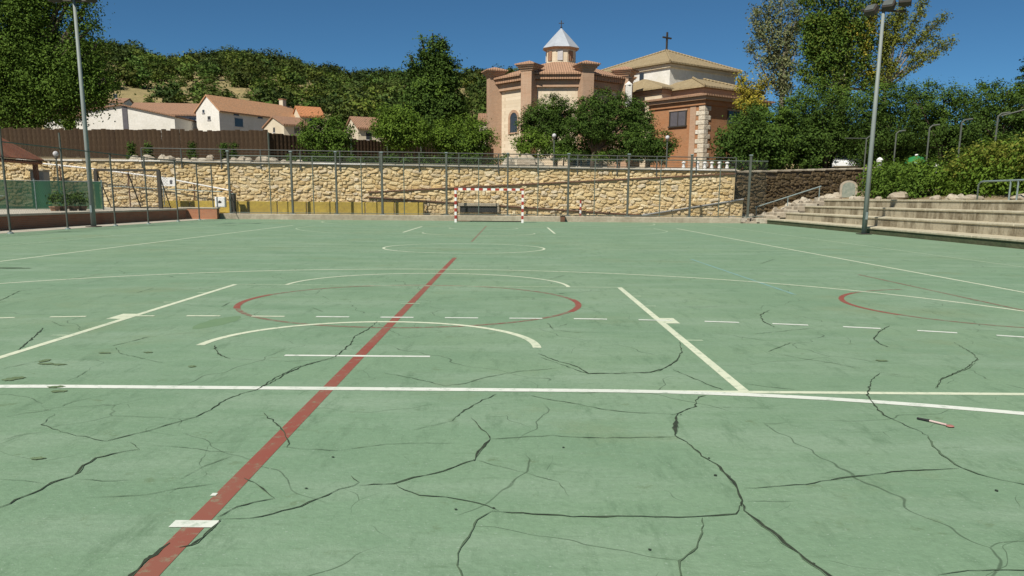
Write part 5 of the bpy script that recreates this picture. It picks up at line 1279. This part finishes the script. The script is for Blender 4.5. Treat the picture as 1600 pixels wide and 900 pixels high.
# big tree at the left edge
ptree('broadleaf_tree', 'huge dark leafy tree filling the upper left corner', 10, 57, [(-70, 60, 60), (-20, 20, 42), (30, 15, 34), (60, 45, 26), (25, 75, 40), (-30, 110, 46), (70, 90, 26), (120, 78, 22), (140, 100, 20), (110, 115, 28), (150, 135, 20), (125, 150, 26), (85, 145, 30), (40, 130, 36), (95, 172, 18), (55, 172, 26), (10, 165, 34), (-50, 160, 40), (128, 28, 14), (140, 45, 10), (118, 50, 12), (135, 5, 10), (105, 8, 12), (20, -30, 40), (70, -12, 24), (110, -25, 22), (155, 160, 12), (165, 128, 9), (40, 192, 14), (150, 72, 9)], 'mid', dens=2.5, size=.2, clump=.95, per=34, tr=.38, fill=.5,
      extra=[([(40, 70, 36, 40, 70, 1.2), (100, 110, 34, 100, 110, 1.2), (90, 150, 30, 90, 150, 1.2), (10, 110, 46, 10, 110, 1.4), (130, 140, 18, 130, 140, .5), (60, 30, 22, 60, 30, 1)], 'dark', 3.0)])  # dark lobes paint the shaded inner and right part of the crown
# conical tree in the middle
ptree('poplar_tree', 'tall pointed dark green tree left of the church', 678, 68, [(676, 52, 7, 678, 100), (660, 62, 5, 664, 110), (692, 60, 7, 690, 120), (700, 100, 16, 702, 140), (650, 105, 13, 655, 150), (677, 110, 20, 677, 170), (640, 150, 16, 650, 180), (708, 150, 20, 700, 180), (676, 160, 34, 676, 195), (690, 85, 12, 690, 120), (668, 85, 12, 668, 130), (640, 85, 4, 648, 120), (718, 165, 12, 720, 185)], 'dark', dens=3.4, size=.24, clump=.6, per=22, tr=.22, extra=[([(668, 105, 22, 668, 175), (690, 130, 22, 686, 180)], 'mid', 1.6)])
ptree('round_bush', 'round dark bush by the end of the lit cane fence', 508, 49.2, [(490, 205, 20), (515, 198, 20), (538, 208, 15), (505, 222, 26), (530, 226, 20), (478, 222, 14)], 'mid', dens=5, size=.15, clump=.4, tr=.09, cat='bush')
ptree('leafy_tree', 'light green bushy tree at the foot of the tall pointed tree', 622, 54, [(605, 188, 20), (632, 182, 18), (650, 198, 16), (615, 208, 24), (640, 212, 20), (592, 200, 12), (658, 214, 14)], 'light', dens=4.5, size=.16, clump=.45, tr=.12, extra=[([(620, 205, 26, 630, 210, .5)], 'mid', 4)])
ptree('spreading_tree', 'low spreading tree with sunlit top between pointed tree and apse', 722, 55, [(695, 208, 20), (722, 200, 20), (748, 206, 18), (762, 218, 14), (705, 222, 22), (738, 224, 22), (683, 220, 14)], 'light', dens=4.5, size=.15, clump=.42, tr=.12, extra=[([(720, 222, 24, 735, 224, .3), (750, 224, 16, 750, 224, .3), (692, 222, 16)], 'dark', 4)])  # dark lobes low in the crown paint its shaded underside
ptree('round_tree', 'dark round crowned tree before the church apse', 868, 56, [(840, 185, 24), (868, 175, 25), (885, 190, 24), (850, 202, 26), (822, 192, 14), (880, 210, 20)], 'dark', dens=7.5, size=.125, clump=.3, fill=.62, tr=.13, extra=[([(858, 168, 18), (835, 178, 14)], 'mid', 3)])  # lighter leaves on the upper lobes paint a lit top
ptree('umbrella_tree', 'broad umbrella shaped dark tree with a bare trunk before the church', 926, 54, [(915, 178, 24), (942, 163, 22), (968, 170, 22), (995, 178, 20), (1012, 192, 14), (930, 195, 26), (962, 195, 26), (990, 200, 20), (940, 210, 18), (905, 200, 20)], 'dark', dens=7.5, size=.125, clump=.3, fill=.62, tr=.15,
      trunk=[(0, 0, -.1), (.02, 0, .5), (.05, 0, 1.0), (.3, .2, 2.0)], extra=[([(938, 156, 16), (965, 160, 16), (915, 168, 16), (990, 168, 14)], 'mid', 3)])  # lit crown top painted with a lighter leaf colour
ptree('low_tree', 'low dark rounded tree right of the umbrella tree', 1012, 51, [(990, 218, 15), (1012, 214, 16), (1035, 220, 15), (1050, 228, 10), (1000, 230, 16), (1025, 232, 16)], 'dark', dens=8, size=.12, clump=.28, fill=.62, tr=.1, extra=[([(1010, 208, 12), (990, 212, 9)], 'mid', 4)])  # topmost lobes lightened as painted sunlight
ptree('leafy_bush', 'light green bush at the foot of the apse left of the globe lamp', 826, 50, [(812, 222, 13), (830, 215, 14), (848, 220, 12), (825, 232, 18)], 'light', dens=6, size=.13, clump=.35, tr=.07, cat='bush')
for i, (px, py, lab) in enumerate(((868, 225, 'dense shaded shrub below the round dark tree'), (903, 226, 'dense shaded shrub left of the umbrella tree trunk'), (965, 228, 'dense shaded shrub right of the umbrella tree trunk'), (1015, 232, 'dense shaded shrub below the low rounded tree'))):
    ptree('shaded_shrub', lab, px, 55.5, [(px - 14, py, 12), (px + 12, py + 3, 12), (px, py + 12, 12), (px - 18, py + 12, 10), (px + 20, py + 12, 10)], 'dark', dens=4, size=.17, clump=.4, tr=.06, cat='shrub')  # shrubs added to darken the space under the trees
for i, (px, py, rp, m) in enumerate(((880, 240, 9, 'mid'), (905, 243, 8, 'dark'), (940, 244, 8, 'mid'), (968, 243, 9, 'dark'))):
    lab = ('small clipped shrub behind the railing below the round dark tree', 'small dark shrub behind the railing left of the umbrella trunk', 'small shrub behind the railing right of the umbrella trunk', 'small dark shrub behind the railing under the low tree')[i]
    ptree('clipped_shrub', lab, px, 47, [(px - 6, py, rp), (px + 6, py, rp)], m, dens=8, size=.1, clump=.28, tr=.04, cat='shrub')
for i, px in enumerate((205, 232, 300, 350, 365)):
    lab = ('slim dark young cypress before the cane fence, nearest the floodlight pole', 'second slim young cypress from the floodlight pole before the cane fence', 'third slim young cypress before the cane fence', 'dark green shrub fourth along the cane fence', 'dark green shrub near the middle of the cane fence')[i]
    ptree('young_cypress', lab, px, 46.6, [(px, 246, 6, px, 226)], 'dark', dens=14, size=.1, clump=.22, tr=.04, cat='shrub', group='shrubs before the cane fence')
ptree('pale_bush', 'yellowish green bush before the far white house on the left', 108, 76, [(104, 190, 8), (112, 198, 9)], 'light', dens=6, size=.2, clump=.4, tr=.06, cat='bush')
# right-hand trees: lit tops and dark lower foliage painted by leaf colour
zr5 = 2.3
ptree('dark_tree', 'dark green tree beside the brick annex, leftmost of the row on the right', 1190, 50, [(1165, 205, 26), (1190, 190, 26), (1215, 195, 26), (1150, 225, 18), (1180, 228, 26), (1210, 230, 26), (1140, 215, 10)], 'mid', dens=4.2, size=.135, clump=.4, fill=.6, tr=.14, extra=[([(1200, 220, 34, 1230, 235, .5), (1185, 235, 20)], 'dark', 4)])
ptree('dark_tree', 'dark leafy tree behind the shaded wall, left of the floodlight pole', 1290, 52, [(1250, 180, 30), (1285, 172, 30), (1320, 175, 28), (1265, 212, 34), (1300, 215, 34), (1245, 228, 24), (1330, 215, 26)], 'dark', dens=4.0, size=.135, clump=.42, fill=.6, tr=.15, extra=[([(1260, 155, 18), (1295, 145, 16), (1235, 165, 18), (1325, 152, 14), (1280, 135, 12), (1255, 190, 16), (1310, 190, 14)], 'mid', 4)])
ptree('dark_tree', 'dark leafy tree directly behind the right floodlight pole', 1385, 50, [(1350, 175, 28), (1390, 160, 28), (1425, 168, 24), (1365, 205, 32), (1405, 205, 32), (1390, 235, 26), (1350, 235, 24)], 'dark', dens=4.0, size=.135, clump=.42, fill=.6, tr=.15, extra=[([(1380, 145, 16), (1415, 143, 15), (1350, 155, 14), (1400, 132, 9), (1430, 150, 10), (1370, 185, 14)], 'mid', 4)], zbase=2.6)
ptree('dark_tree', 'dark leafy tree behind the cranked posts above the green container', 1470, 47, [(1440, 168, 26), (1475, 158, 26), (1505, 165, 22), (1450, 200, 30), (1490, 205, 30), (1470, 235, 26)], 'dark', dens=4.0, size=.13, clump=.42, fill=.6, tr=.14, extra=[([(1455, 143, 14), (1495, 152, 12), (1450, 130, 7), (1478, 150, 10), (1470, 180, 14)], 'mid', 4)], zbase=2.4)
ptree('dark_tree', 'dark leafy tree at the right edge above the hedge', 1565, 43, [(1530, 165, 26), (1565, 158, 28), (1600, 165, 30), (1540, 200, 30), (1585, 205, 34), (1630, 190, 36), (1560, 232, 28)], 'dark', dens=4.2, size=.125, clump=.4, fill=.6, tr=.14, extra=[([(1540, 146, 13), (1580, 148, 14), (1530, 134, 6), (1562, 142, 8), (1600, 140, 9), (1560, 180, 14)], 'mid', 4)], zbase=2.2)
for i, (px, Y, lab) in enumerate(((1170, 47.5, 'dense dark undergrowth below the tree beside the brick annex'), (1235, 50.5, 'dense dark undergrowth above the shaded wall'), (1300, 54.5, 'dense dark undergrowth behind the white car'), (1380, 53.5, 'dense dark undergrowth behind the right floodlight pole'), (1455, 50.5, 'dense dark undergrowth behind the green container'), (1530, 47, 'dense dark undergrowth behind the cranked posts'), (1610, 44, 'dense dark undergrowth at the right border'))):
    ptree('dark_shrub', lab, px, Y, [(px - 30, 222, 24), (px, 215, 26), (px + 30, 222, 24), (px - 30, 248, 24), (px + 5, 246, 26), (px + 35, 248, 22), (px, 190, 24)], 'dark', dens=3.4, size=.19, clump=.5, tr=.08, cat='shrub', zbase=2.0)
for i, (pa, pb, lab) in enumerate(((455, 610, 'low dark hedge behind the railing below the round bush'), (615, 790, 'low dark hedge behind the railing below the spreading tree'))):
    n = 8; pts = [(lerp(pa, pb, k / n), 250 + (k % 2) * 2, 9) for k in range(n + 1)]
    ptree('low_hedge', lab, (pa + pb) / 2, 46.3 + i * .3, pts, 'dark', dens=9, size=.12, clump=.25, tr=.03, cat='hedge')  # foliage strip added to darken the shaded foot of the fence
# tall mixed poplars on the right
ptree('silver_poplar', 'tall sparse grey green poplar with pale trunk right of the church', 1215, 64, [(1205, 95, 10, 1180, 10), (1210, 90, 11, 1198, -30), (1218, 100, 12, 1222, -30), (1225, 100, 11, 1245, 0), (1200, 125, 8, 1172, 70), (1212, 140, 12, 1205, 90), (1228, 140, 12, 1240, 70), (1190, 60, 8, 1178, 30), (1235, 60, 10, 1255, 20), (1222, 150, 13, 1230, 120)], 'silver', dens=3.0, size=.2, clump=.6, per=15, tr=.24, bark='pale_bark', fill=.4,
      trunk=[(0, 0, -.2), (0, 0, 2.5), (.1, 0, 5), (0, 0, 8.0), (.1, 0, 10)])
ptree('yellowing_tree', 'small tree with bright yellow leaves beside the brick annex', 1176, 57, [(1165, 135, 12), (1185, 150, 14), (1168, 158, 14), (1190, 130, 10), (1158, 122, 7), (1175, 170, 12)], 'yellow', dens=5, size=.17, clump=.4, per=20, tr=.1)
ptree('black_poplar', 'tall broad green and yellow poplar behind the right floodlight pole', 1310, 62, [(1285, 130, 14, 1262, 50), (1275, 90, 13, 1258, -10), (1295, 120, 17, 1285, 40), (1288, 60, 16, 1280, -40), (1310, 120, 18, 1310, 30), (1310, 40, 18, 1312, -50), (1325, 120, 15, 1335, 40), (1332, 60, 15, 1345, -40), (1340, 125, 12, 1362, 60), (1350, 70, 12, 1372, -5), (1270, 135, 12, 1255, 105), (1350, 140, 11, 1368, 110), (1300, 140, 20, 1320, 142)], 'poplar', dens=3.1, size=.21, clump=.62, per=20, tr=.3, bark='pale_bark', fill=.45,
      extra=[([(1345, 90, 10, 1360, 30), (1352, 50, 10, 1366, 10), (1350, 125, 9, 1362, 100), (1325, 70, 8, 1330, 40)], 'yellow', 2.4), ([(1290, 110, 16, 1285, 30), (1268, 100, 10, 1262, 30), (1308, 90, 14, 1308, 20)], 'mid', 2.6)])
ptree('plumed_poplar', 'sparse poplar with feathery branches fanning out to the right', 1375, 63, [(1375, 120, 9, 1405, 30), (1400, 40, 11, 1415, -10), (1385, 120, 8, 1440, 60), (1440, 60, 10, 1478, 25), (1400, 122, 7, 1450, 88), (1450, 90, 9, 1490, 60), (1380, 100, 10, 1385, 40), (1425, 40, 9, 1448, -5), (1370, 140, 10, 1395, 100), (1410, 70, 9, 1430, 40), (1395, 70, 10, 1410, 20), (1375, 90, 9, 1392, 20), (1420, 100, 6, 1465, 60)], 'olive', dens=4.6, size=.17, clump=.45, per=14, tr=.16, bark='pale_bark', fill=.35, up=.7)
# conifer tip at the right border
cb0 = at(1603, 200, 60); t = thing('fir_tree', 'dark fir tip poking in at the right border', 'tree', (cb0.x, 60, 3.0))
part('trunk', MB().tube([(0, 0, 0), (0, 0, 8.8)], [.2, .03], 8), MT['bark'], t)
lb = []
for k in range(11):
    z = 3.0 + k * .55; rr = 2.2 * (1 - k / 12)
    for q in range(7):
        a = q * .9 + k * .5; lb.append(((math.cos(a) * .2, math.sin(a) * .2, z), (math.cos(a) * rr, math.sin(a) * rr, z - .25), .14))
V, F = leaf_cloud(lb, 9, .16, .22, 16); link('crown', fast_mesh('crown', V, F), LF['fir'], t)
# hedges on the bank
def hedge(name, label, blobs, mat, extra=None, dens=7, size=.11):
    b = blobs[0]; base = (b[0], b[1], bank_z(b[0], min(b[1], 41)) - .05)
    t = thing(name, label, 'hedge', base)
    loc = lambda L: [((x - base[0], y - base[1], z - base[2]), (x - base[0], y - base[1], z - base[2]), r_) for x, y, z, r_ in L]
    segs = [([(0 + x - base[0], y - base[1], 0), (x - base[0], y - base[1], max(.3, z - base[2]))], [.05, .02]) for x, y, z, r_ in blobs]
    for sg_ in segs: part('stem', limb_mesh([sg_]), MT['bark'], t)
    V, F = leaf_cloud(loc(blobs), dens, size, .34, 26, fill=.6); link('foliage', fast_mesh('foliage', V, F), LF[mat], t)
    if extra:
        V, F = leaf_cloud(loc(extra[0]), dens, size, .34, 26, fill=.6); link('foliage', fast_mesh('foliage', V, F), LF[extra[1]], t)
    return t
r = random.Random(4)
H1 = []
for y in [23.5 + .75 * i for i in range(15)]:
    zt = 3.15 if y < 33 else lerp(3.15, 2.5, (y - 33) / 1.5)
    H1 += [(17.5 + r.uniform(-.15, .15), y, 1.75, .75), (17.7 + r.uniform(-.2, .2), y, zt - .75 + r.uniform(-.12, .12), .75)]
hedge('hedge', 'big rounded olive green hedge above the bleachers on the right', H1, 'light', ([(18.3, y, 2.5 + r.uniform(-.1, .1), .72) for y in [23 + .9 * i for i in range(12)]] + [(17.5, y, 2.55 + r.uniform(-.05, .1), .62) for y in [23.2 + .8 * i for i in range(13)]], 'olive'))
H2 = []
for y in [34.9 + .7 * i for i in range(8)]:
    H2 += [(17.0 + r.uniform(-.15, .15), y, 1.65, .62), (17.2 + r.uniform(-.2, .2), y, 2.2 + r.uniform(-.12, .12), .62)]
hedge('hedge', 'lower green hedge just right of the floodlight pole', H2, 'mid', ([(17.1, y, 2.3, .5) for y in [35 + .9 * i for i in range(6)]], 'light'))
# foliage of the potted plants
for t, i in POTS:
    V, F = leaf_cloud([((0, 0, .42), (0, 0, .55), .2 + .03 * (i % 2))], 30, .09, .16, 14); link('foliage', fast_mesh('foliage', V, F), LF['dark'], t)

# ------------------------------------------------------------------ wood on the hill
protos = []
for k in range(7):
    r_ = rng.uniform(.85, 1.15); kind = k % 3
    if kind == 0: L = [((0, 0, 1.9), (0, 0, 2.3), 1.9 * r_), ((.9, .3, 1.7), (.9, .3, 1.7), 1.2), ((-.9, -.3, 1.6), (-.9, -.3, 1.6), 1.25)]
    elif kind == 1: L = [((0, 0, 2.4), (0, 0, 2.8), 1.6 * r_), ((.7, -.4, 2.0), (.7, -.4, 2.0), 1.2), ((-.6, .5, 2.0), (-.6, .5, 2.0), 1.2)]
    else: L = [((0, 0, 1.3), (0, 0, 1.5), 1.4 * r_), ((1.0, 0, 1.1), (1.0, 0, 1.1), 1.0)]
    protos.append(leaf_cloud(L, .72, .5, .95, 11, up=.35, flat=.6, fill=.75))
def wood(name, label, mat, spots):
    VV = []; off = 0; FF = []; TT = []
    for (x, y, s, k) in spots:
        V, F = protos[k]; a = rng.uniform(0, 6.28); c, s_2 = math.cos(a), math.sin(a)
        W = np.stack([(V[:, 0] * c - V[:, 1] * s_2) * s, (V[:, 0] * s_2 + V[:, 1] * c) * s, V[:, 2] * s * .92], 1) + np.array([x, y, ter(x, y) - .3])
        VV.append(W); FF.append(F + off); off += len(W)
        hue = rng.uniform(-.12, .22); TT.append(np.tile(np.array([1 + hue, 1.0, 1 - hue * .5, 1]) * rng.uniform(.55, 1.35), (len(W), 1)))
    me = fast_mesh(name, np.concatenate(VV), np.concatenate(FF)); ca = me.attributes.new('species', 'FLOAT_COLOR', 'POINT'); ca.data.foreach_set('color', np.concatenate(TT).astype(np.float32).ravel())
    o = link(name, me, LF[mat])
    return tag(o, label, 'woodland', kind='stuff')
dark, lite = [], []
rr = random.Random(77)
def py_of(x, y, z):
    p = Vector((x, y, z - CAM_H)); return 450 + CAM_SHIFT - CAM_F * p.dot(Uv) / p.dot(Fv)
def bare(u, v):   # clearings of dry grass, in view angles
    return (178 < u < 252 and 132 < v < 165) or (350 < u < 402 and 124 < v < 136)
tries = 0
while len(dark) + len(lite) < 1300 and tries < 9000:
    tries += 1
    Y = 104 + (rr.random() ** .8) * 166; u = rr.uniform(-40, 1010); x = (u - 800) / CAM_F * Y
    z = ter(x, Y); v = py_of(x, Y, z + 2)
    if bare(u, v) or v > 215: continue
    if Y < 112 and rr.random() < .5: continue
    if u < 430 and v > 112 and rr.random() < .45: continue
    if u > 800 and rr.random() < .5: continue
    if Y > 225: dark.append((x, Y, rr.uniform(.8, 1.25), rr.choice((0, 1, 3, 4, 6))))
    else: (lite if rr.random() < .62 else dark).append((x, Y, (.38 + .85 * rr.random() ** 1.6), rr.choice((0, 1, 2, 3, 5, 4))))
wood('pine_forest', 'dark pine wood along the ridge of the hill', 'pine', dark)
wood('hillside_forest', 'green mixed wood covering the slope of the hill', 'forest', lite)
for me in bpy.data.meshes: me.validate() if False else None
